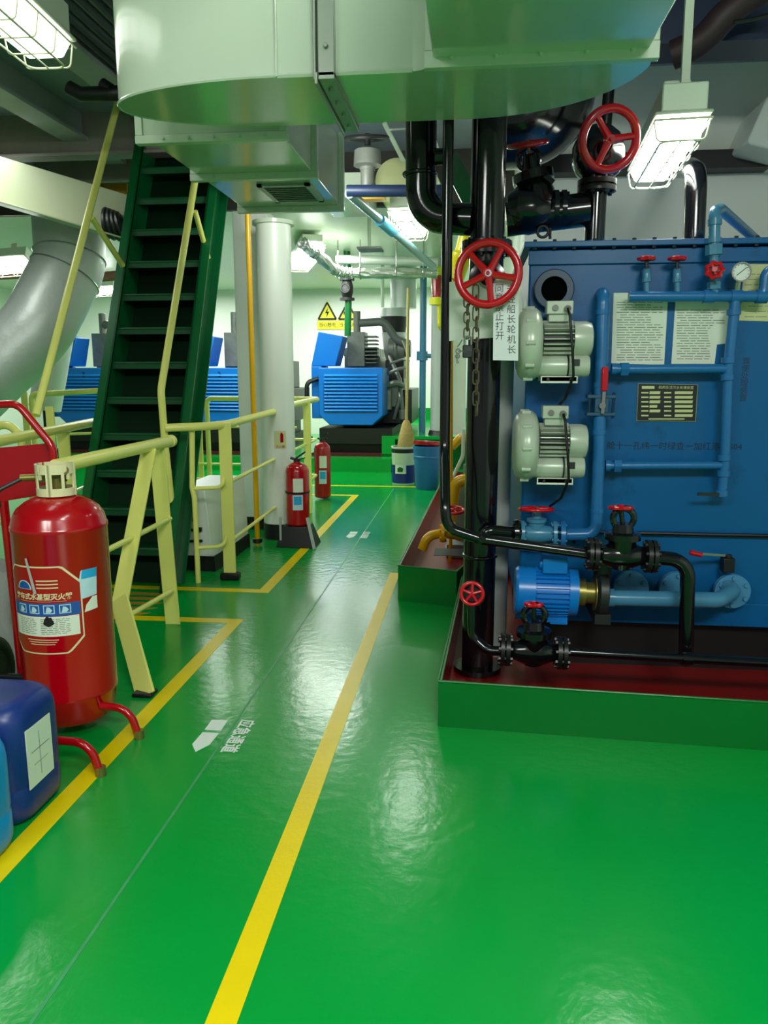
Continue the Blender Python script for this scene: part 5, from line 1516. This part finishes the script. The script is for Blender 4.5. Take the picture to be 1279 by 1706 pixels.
t = thing('tank_pipe', 'black bent vent pipe on the tank top, to the right of the handwheels', 'pipe', ay(1155, 395, 3.6))
Yb = 3.62
m = MB(); m.tube(fillet([V((ay(1157, 390, Yb).x, Yb, zc)), ay(1160, 288, Yb), ay(1150, 280, Yb+.3), ay(1110, 282, Yb+1.36)], .11, 10), .045, seg=22); m.build('pipe', BLACKP, t)
m = MB(); m.flange((ay(1157, 390, Yb).x, Yb, zc+.009), (0, 0, 1), .095, .018, 8, .010); m.build('base_flange', TEAL, t)
t = thing('black_pipe', 'very thick black pipe elbow behind the valve cluster under the duct', 'pipe', ay(900, 220, 4.2))
m = MB(); m.tube(fillet([ay(800, 205, 4.2), ay(905, 200, 4.2), ay(925, 120, 4.3), ay(925, 60, 4.4)], .25, 9), .225, seg=30); m.build('pipe', BLACKP, t)
t = thing('black_pipe', 'slim black drop pipe behind the upright red handwheel', 'pipe', ay(1010, 170, 3.9))
m = MB(); m.tube([V((ay(1018, 100, 3.9).x, 3.9, CZ)), ay(1018, 100, 3.9), ay(1010, 200, 3.9), ay(1000, 300, 3.9)], .026, seg=12); m.build('pipe', BLACKP, t)
t = thing('hanger_rod', 'cream flat hanger strap dropping beside the right light from the deckhead', 'hanger', ay(1145, 80, 3.3))
m = MB(); m.bar(ay(1150, -30, 3.35), ay(1140, 152, 3.35), .032, .02, (1, 0, 0)); m.build('strap', CEILW, t)
t = thing('wall_locker', 'pale sloping box on the bulkhead at the right frame edge', 'locker', ay(1265, 210, 4.6))
m = MB(); m.prism([ay(1245, 235, 4.6), ay(1278, 160, 4.6), ay(1340, 160, 4.6), ay(1340, 262, 4.6), ay(1250, 240, 4.6)], (0, .4, 0)); m.build('box', WALLW, t, bevel=.01)

# ------------------------------------------------------------------ things seen past the black pipes
t = thing('pipe_frame', 'teal pipe with bright sleeve running aft under the deckhead from a cross pipe', 'pipe', ay(650, 380, 5.6))
m = MB(); m.tube([ay(578, 318, 5.0), ay(735, 318, 5.0)], .036, seg=14); m.build('cross_pipe', DKBLUE, t)
m = MB(); m.tube([ay(582, 322, 5.0), ay(722, 445, 7.2)], .032, seg=14); m.build('long_pipe', mat('pipe sage', (120, 160, 165), .22), t)
m = MB(); m.tube([ay(632, 366, 5.6), ay(655, 386, 5.85)], .042, seg=14); m.build('sleeve', mat('sleeve cyan', (90, 180, 215), .25), t)
t = thing('deck_valve', 'grey valve body with a dark handwheel up under the deckhead beyond the duct', 'valve', ay(610, 265, 5.2))
c = ay(612, 268, 5.2)
m = MB(); m.lathe(c-V((0, 0, .06)), (0, 0, 1), [(0, .05), (.02, .05), (.03, .09), (.12, .085), (.14, .05)], seg=20); m.cyl(c-V((0, 0, .16)), c-V((0, 0, .06)), .045); m.build('body', GREYIRON, t)
m = MB(); m.ring(c+V((0, -.02, .13)), (0, -.2, 1), .13, .014, seg=26, ms=8); m.cyl(c+V((0, 0, .05)), c+V((0, 0, .16)), .02); m.build('handwheel', DARKIRON, t)
t = thing('lagged_drum', 'cream rounded drum end behind the black elbow', 'drum', ay(655, 300, 6.0))
m = MB(); m.lathe(ay(660, 300, 6.0), (0, 1, 0), [(0, .12), (.02, .16), (.45, .16)], seg=30); m.build('drum', PAPERY, t)
t = thing('yellow_bracket', 'yellow painted bracket under the teal cross pipe', 'bracket', ay(620, 330, 5.4))
m = MB(); m.box(ay(600, 332, 5.4), ay(643, 322, 5.5)); m.build('bracket', YPIPE, t)
t = thing('green_beam', 'green painted bar slanting behind the slim black pipe', 'beam', ay(770, 320, 4.6))
m = MB(); m.bar(ay(748, 262, 4.6), ay(790, 345, 4.6), .10, .04, (1, 0, .3)); m.build('bar', GREENPIPE, t)
t = thing('strip_frame', 'pale square frame of steel strips under the deckhead beyond the duct', 'frame', ay(700, 250, 5.8))
m = MB()
for a, b in (((640, 205), (672, 268)), ((712, 200), (735, 270)), ((720, 285), (732, 310)), ((650, 216), (712, 212))): m.bar(ay(*a, 5.6), ay(*b, 5.9), .03, .012, (1, 0, 0))
m.build('strip', CEILW, t, smooth=False)
t = thing('deck_plate_sign', 'small dark square plate hung under the pale deckhead lining', 'plate', ay(614, 413, 7.2))
m = MB(); m.box(ay(594, 414, 7.2), ay(634, 410, 7.2)+V((0, .25, 0))); m.build('plate', GREYIRON, t)
m = MB(); m.cyl(ay(615, 412, 7.3), V((ay(615, 412, 7.3).x, 7.3, 2.66)), .016); m.build('hanger', CEILW, t)

t = thing('hose_reel_valve', 'yellow capped red hydrant valve just left of the slim black pipe', 'valve', ay(728, 480, 9.85))
for (x, y, dz, mm, nm, r) in ((728, 452, 14, YELLOW, 'cap', .085), (728, 480, 38, REDP, 'body', .072), (727, 502, 12, YELLOW, 'cap', .088)):
    m = MB(); m.cyl(ay(x, y+dz/2, 9.85), ay(x, y-dz/2, 9.85), r, seg=18); m.build(nm, mm, t)
m = MB(); m.tube(fillet([ay(731, 505, 9.85), ay(732, 543, 9.85), ay(733, 547, 10.1)], .04), .026, seg=10); m.build('outlet', YELLOW, t)
t = thing('yellow_fitting', 'bright yellow pipe fitting between the slim black pipe and the red handwheel', 'fitting', ay(760, 440, 5.0))
m = MB(); m.lathe(ay(759, 466, 5.0), V((.25, 0, 1)), [(0, .05), (.10, .06), (.12, .075), (.15, .075), (.17, .05), (.30, .05)], seg=18); m.build('fitting', YELLOW, t)
m = MB(); m.box(ay(752, 385, 5.2), ay(775, 350, 5.3)); m.build('bracket', YELLOW, t)
t = thing('vertical_pipe', 'thin yellow pipe just right of the slim black pipe', 'pipe', ay(751, 700, 5.0))
m = MB(); m.tube([ay(757, 462, 5.0), ay(751, 500, 5.0), ay(751, 855, 5.0), V((ay(751, 855, 5.0).x, 5.0, .006))], .013, seg=10); m.build('pipe', YPIPE, t)
t = thing('oil_filter_unit', 'yellow and grey oil separator piping standing in the skewed red tray', 'pump unit', (-.0, 5.2, 0))
Yo = 5.0
m = MB(); m.tube(fillet([ay(703, 915, 4.75), ay(712, 893, 4.75), ay(738, 888, 4.8), ay(770, 893, 4.9)], .08), .030, seg=14); m.flange(ay(738, 888, 4.8), (1, 0, 0), .06, .02, 6, .01); m.build('yellow_piping', YPIPE, t)
m = MB(); m.tube(fillet([ay(750, 868, Yo), ay(752, 845, Yo), ay(760, 800, Yo), ay(790, 800, Yo)], .06), .04, seg=14); m.build('yellow_piping', YPIPE, t)
m = MB(); m.tube(fillet([ay(752, 745, 5.4), ay(768, 728, 5.4), ay(790, 730, 5.4)], .06), .03, seg=12); m.build('yellow_piping', YPIPE, t)
m = MB(); m.lathe(V((.03, 5.3, .006)), (0, 0, 1), [(0, .2), (.04, .2), (.05, .13), (.5, .13), (.55, .08), (.62, .08)], seg=26); m.box((-.15, 5.1, .01), (.2, 5.5, .1)); m.build('strainer_body', GREYIRON, t)
m = MB(); m.box(ay(722, 925, 4.7), ay(775, 915, 4.9)); m.build('base_bar', BLACKM, t)
m = wheel_mb(ay(756, 850, 4.7), (0, -.2, 1), .06, .010, 5); m.build('handwheel', REDW, t)
m = MB(); m.tube(fillet([ay(772, 715, 5.2), ay(771, 760, 5.2), ay(752, 800, 5.2), ay(748, 840, 5.2)], .12), .013, seg=10); m.build('hose', PAPER, t)
t = thing('wall_door', 'pale locker door edge with yellow stripe beyond the chain', 'door', ay(765, 640, 8.6))
m = MB(); m.box(ay(750, 725, 8.6), ay(778, 560, 8.7)); m.build('panel', WALLW, t)
m = MB(); m.box(ay(750, 725, 8.58), ay(754, 560, 8.6)); m.build('edge_stripe', YELLOW, t)

# ------------------------------------------------------------------ remaining overhead clutter
t = thing('overhead_pipe', 'dark red-brown hose-like pipe under the deckhead at the top right corner', 'pipe', ay(1200, 30, 3.7))
m = MB(); m.tube(fillet([ay(1290, -30, 3.7), ay(1215, 15, 3.7), ay(1170, 70, 3.75), ay(1120, 92, 3.8)], .3), .06, seg=16); m.build('pipe', mat('dark maroon lagging', (52, 34, 38), .55, noise=.3), t)
t = thing('cable', 'thin black cable dipping under the deckhead at the top right corner', 'cable', ay(1240, 35, 3.4))
m = MB(); m.tube(fillet([ay(1222, 37, 3.4), ay(1250, 33, 3.4), ay(1300, 20, 3.4)], .2), .008, seg=6); m.build('cable', BLACKM, t)
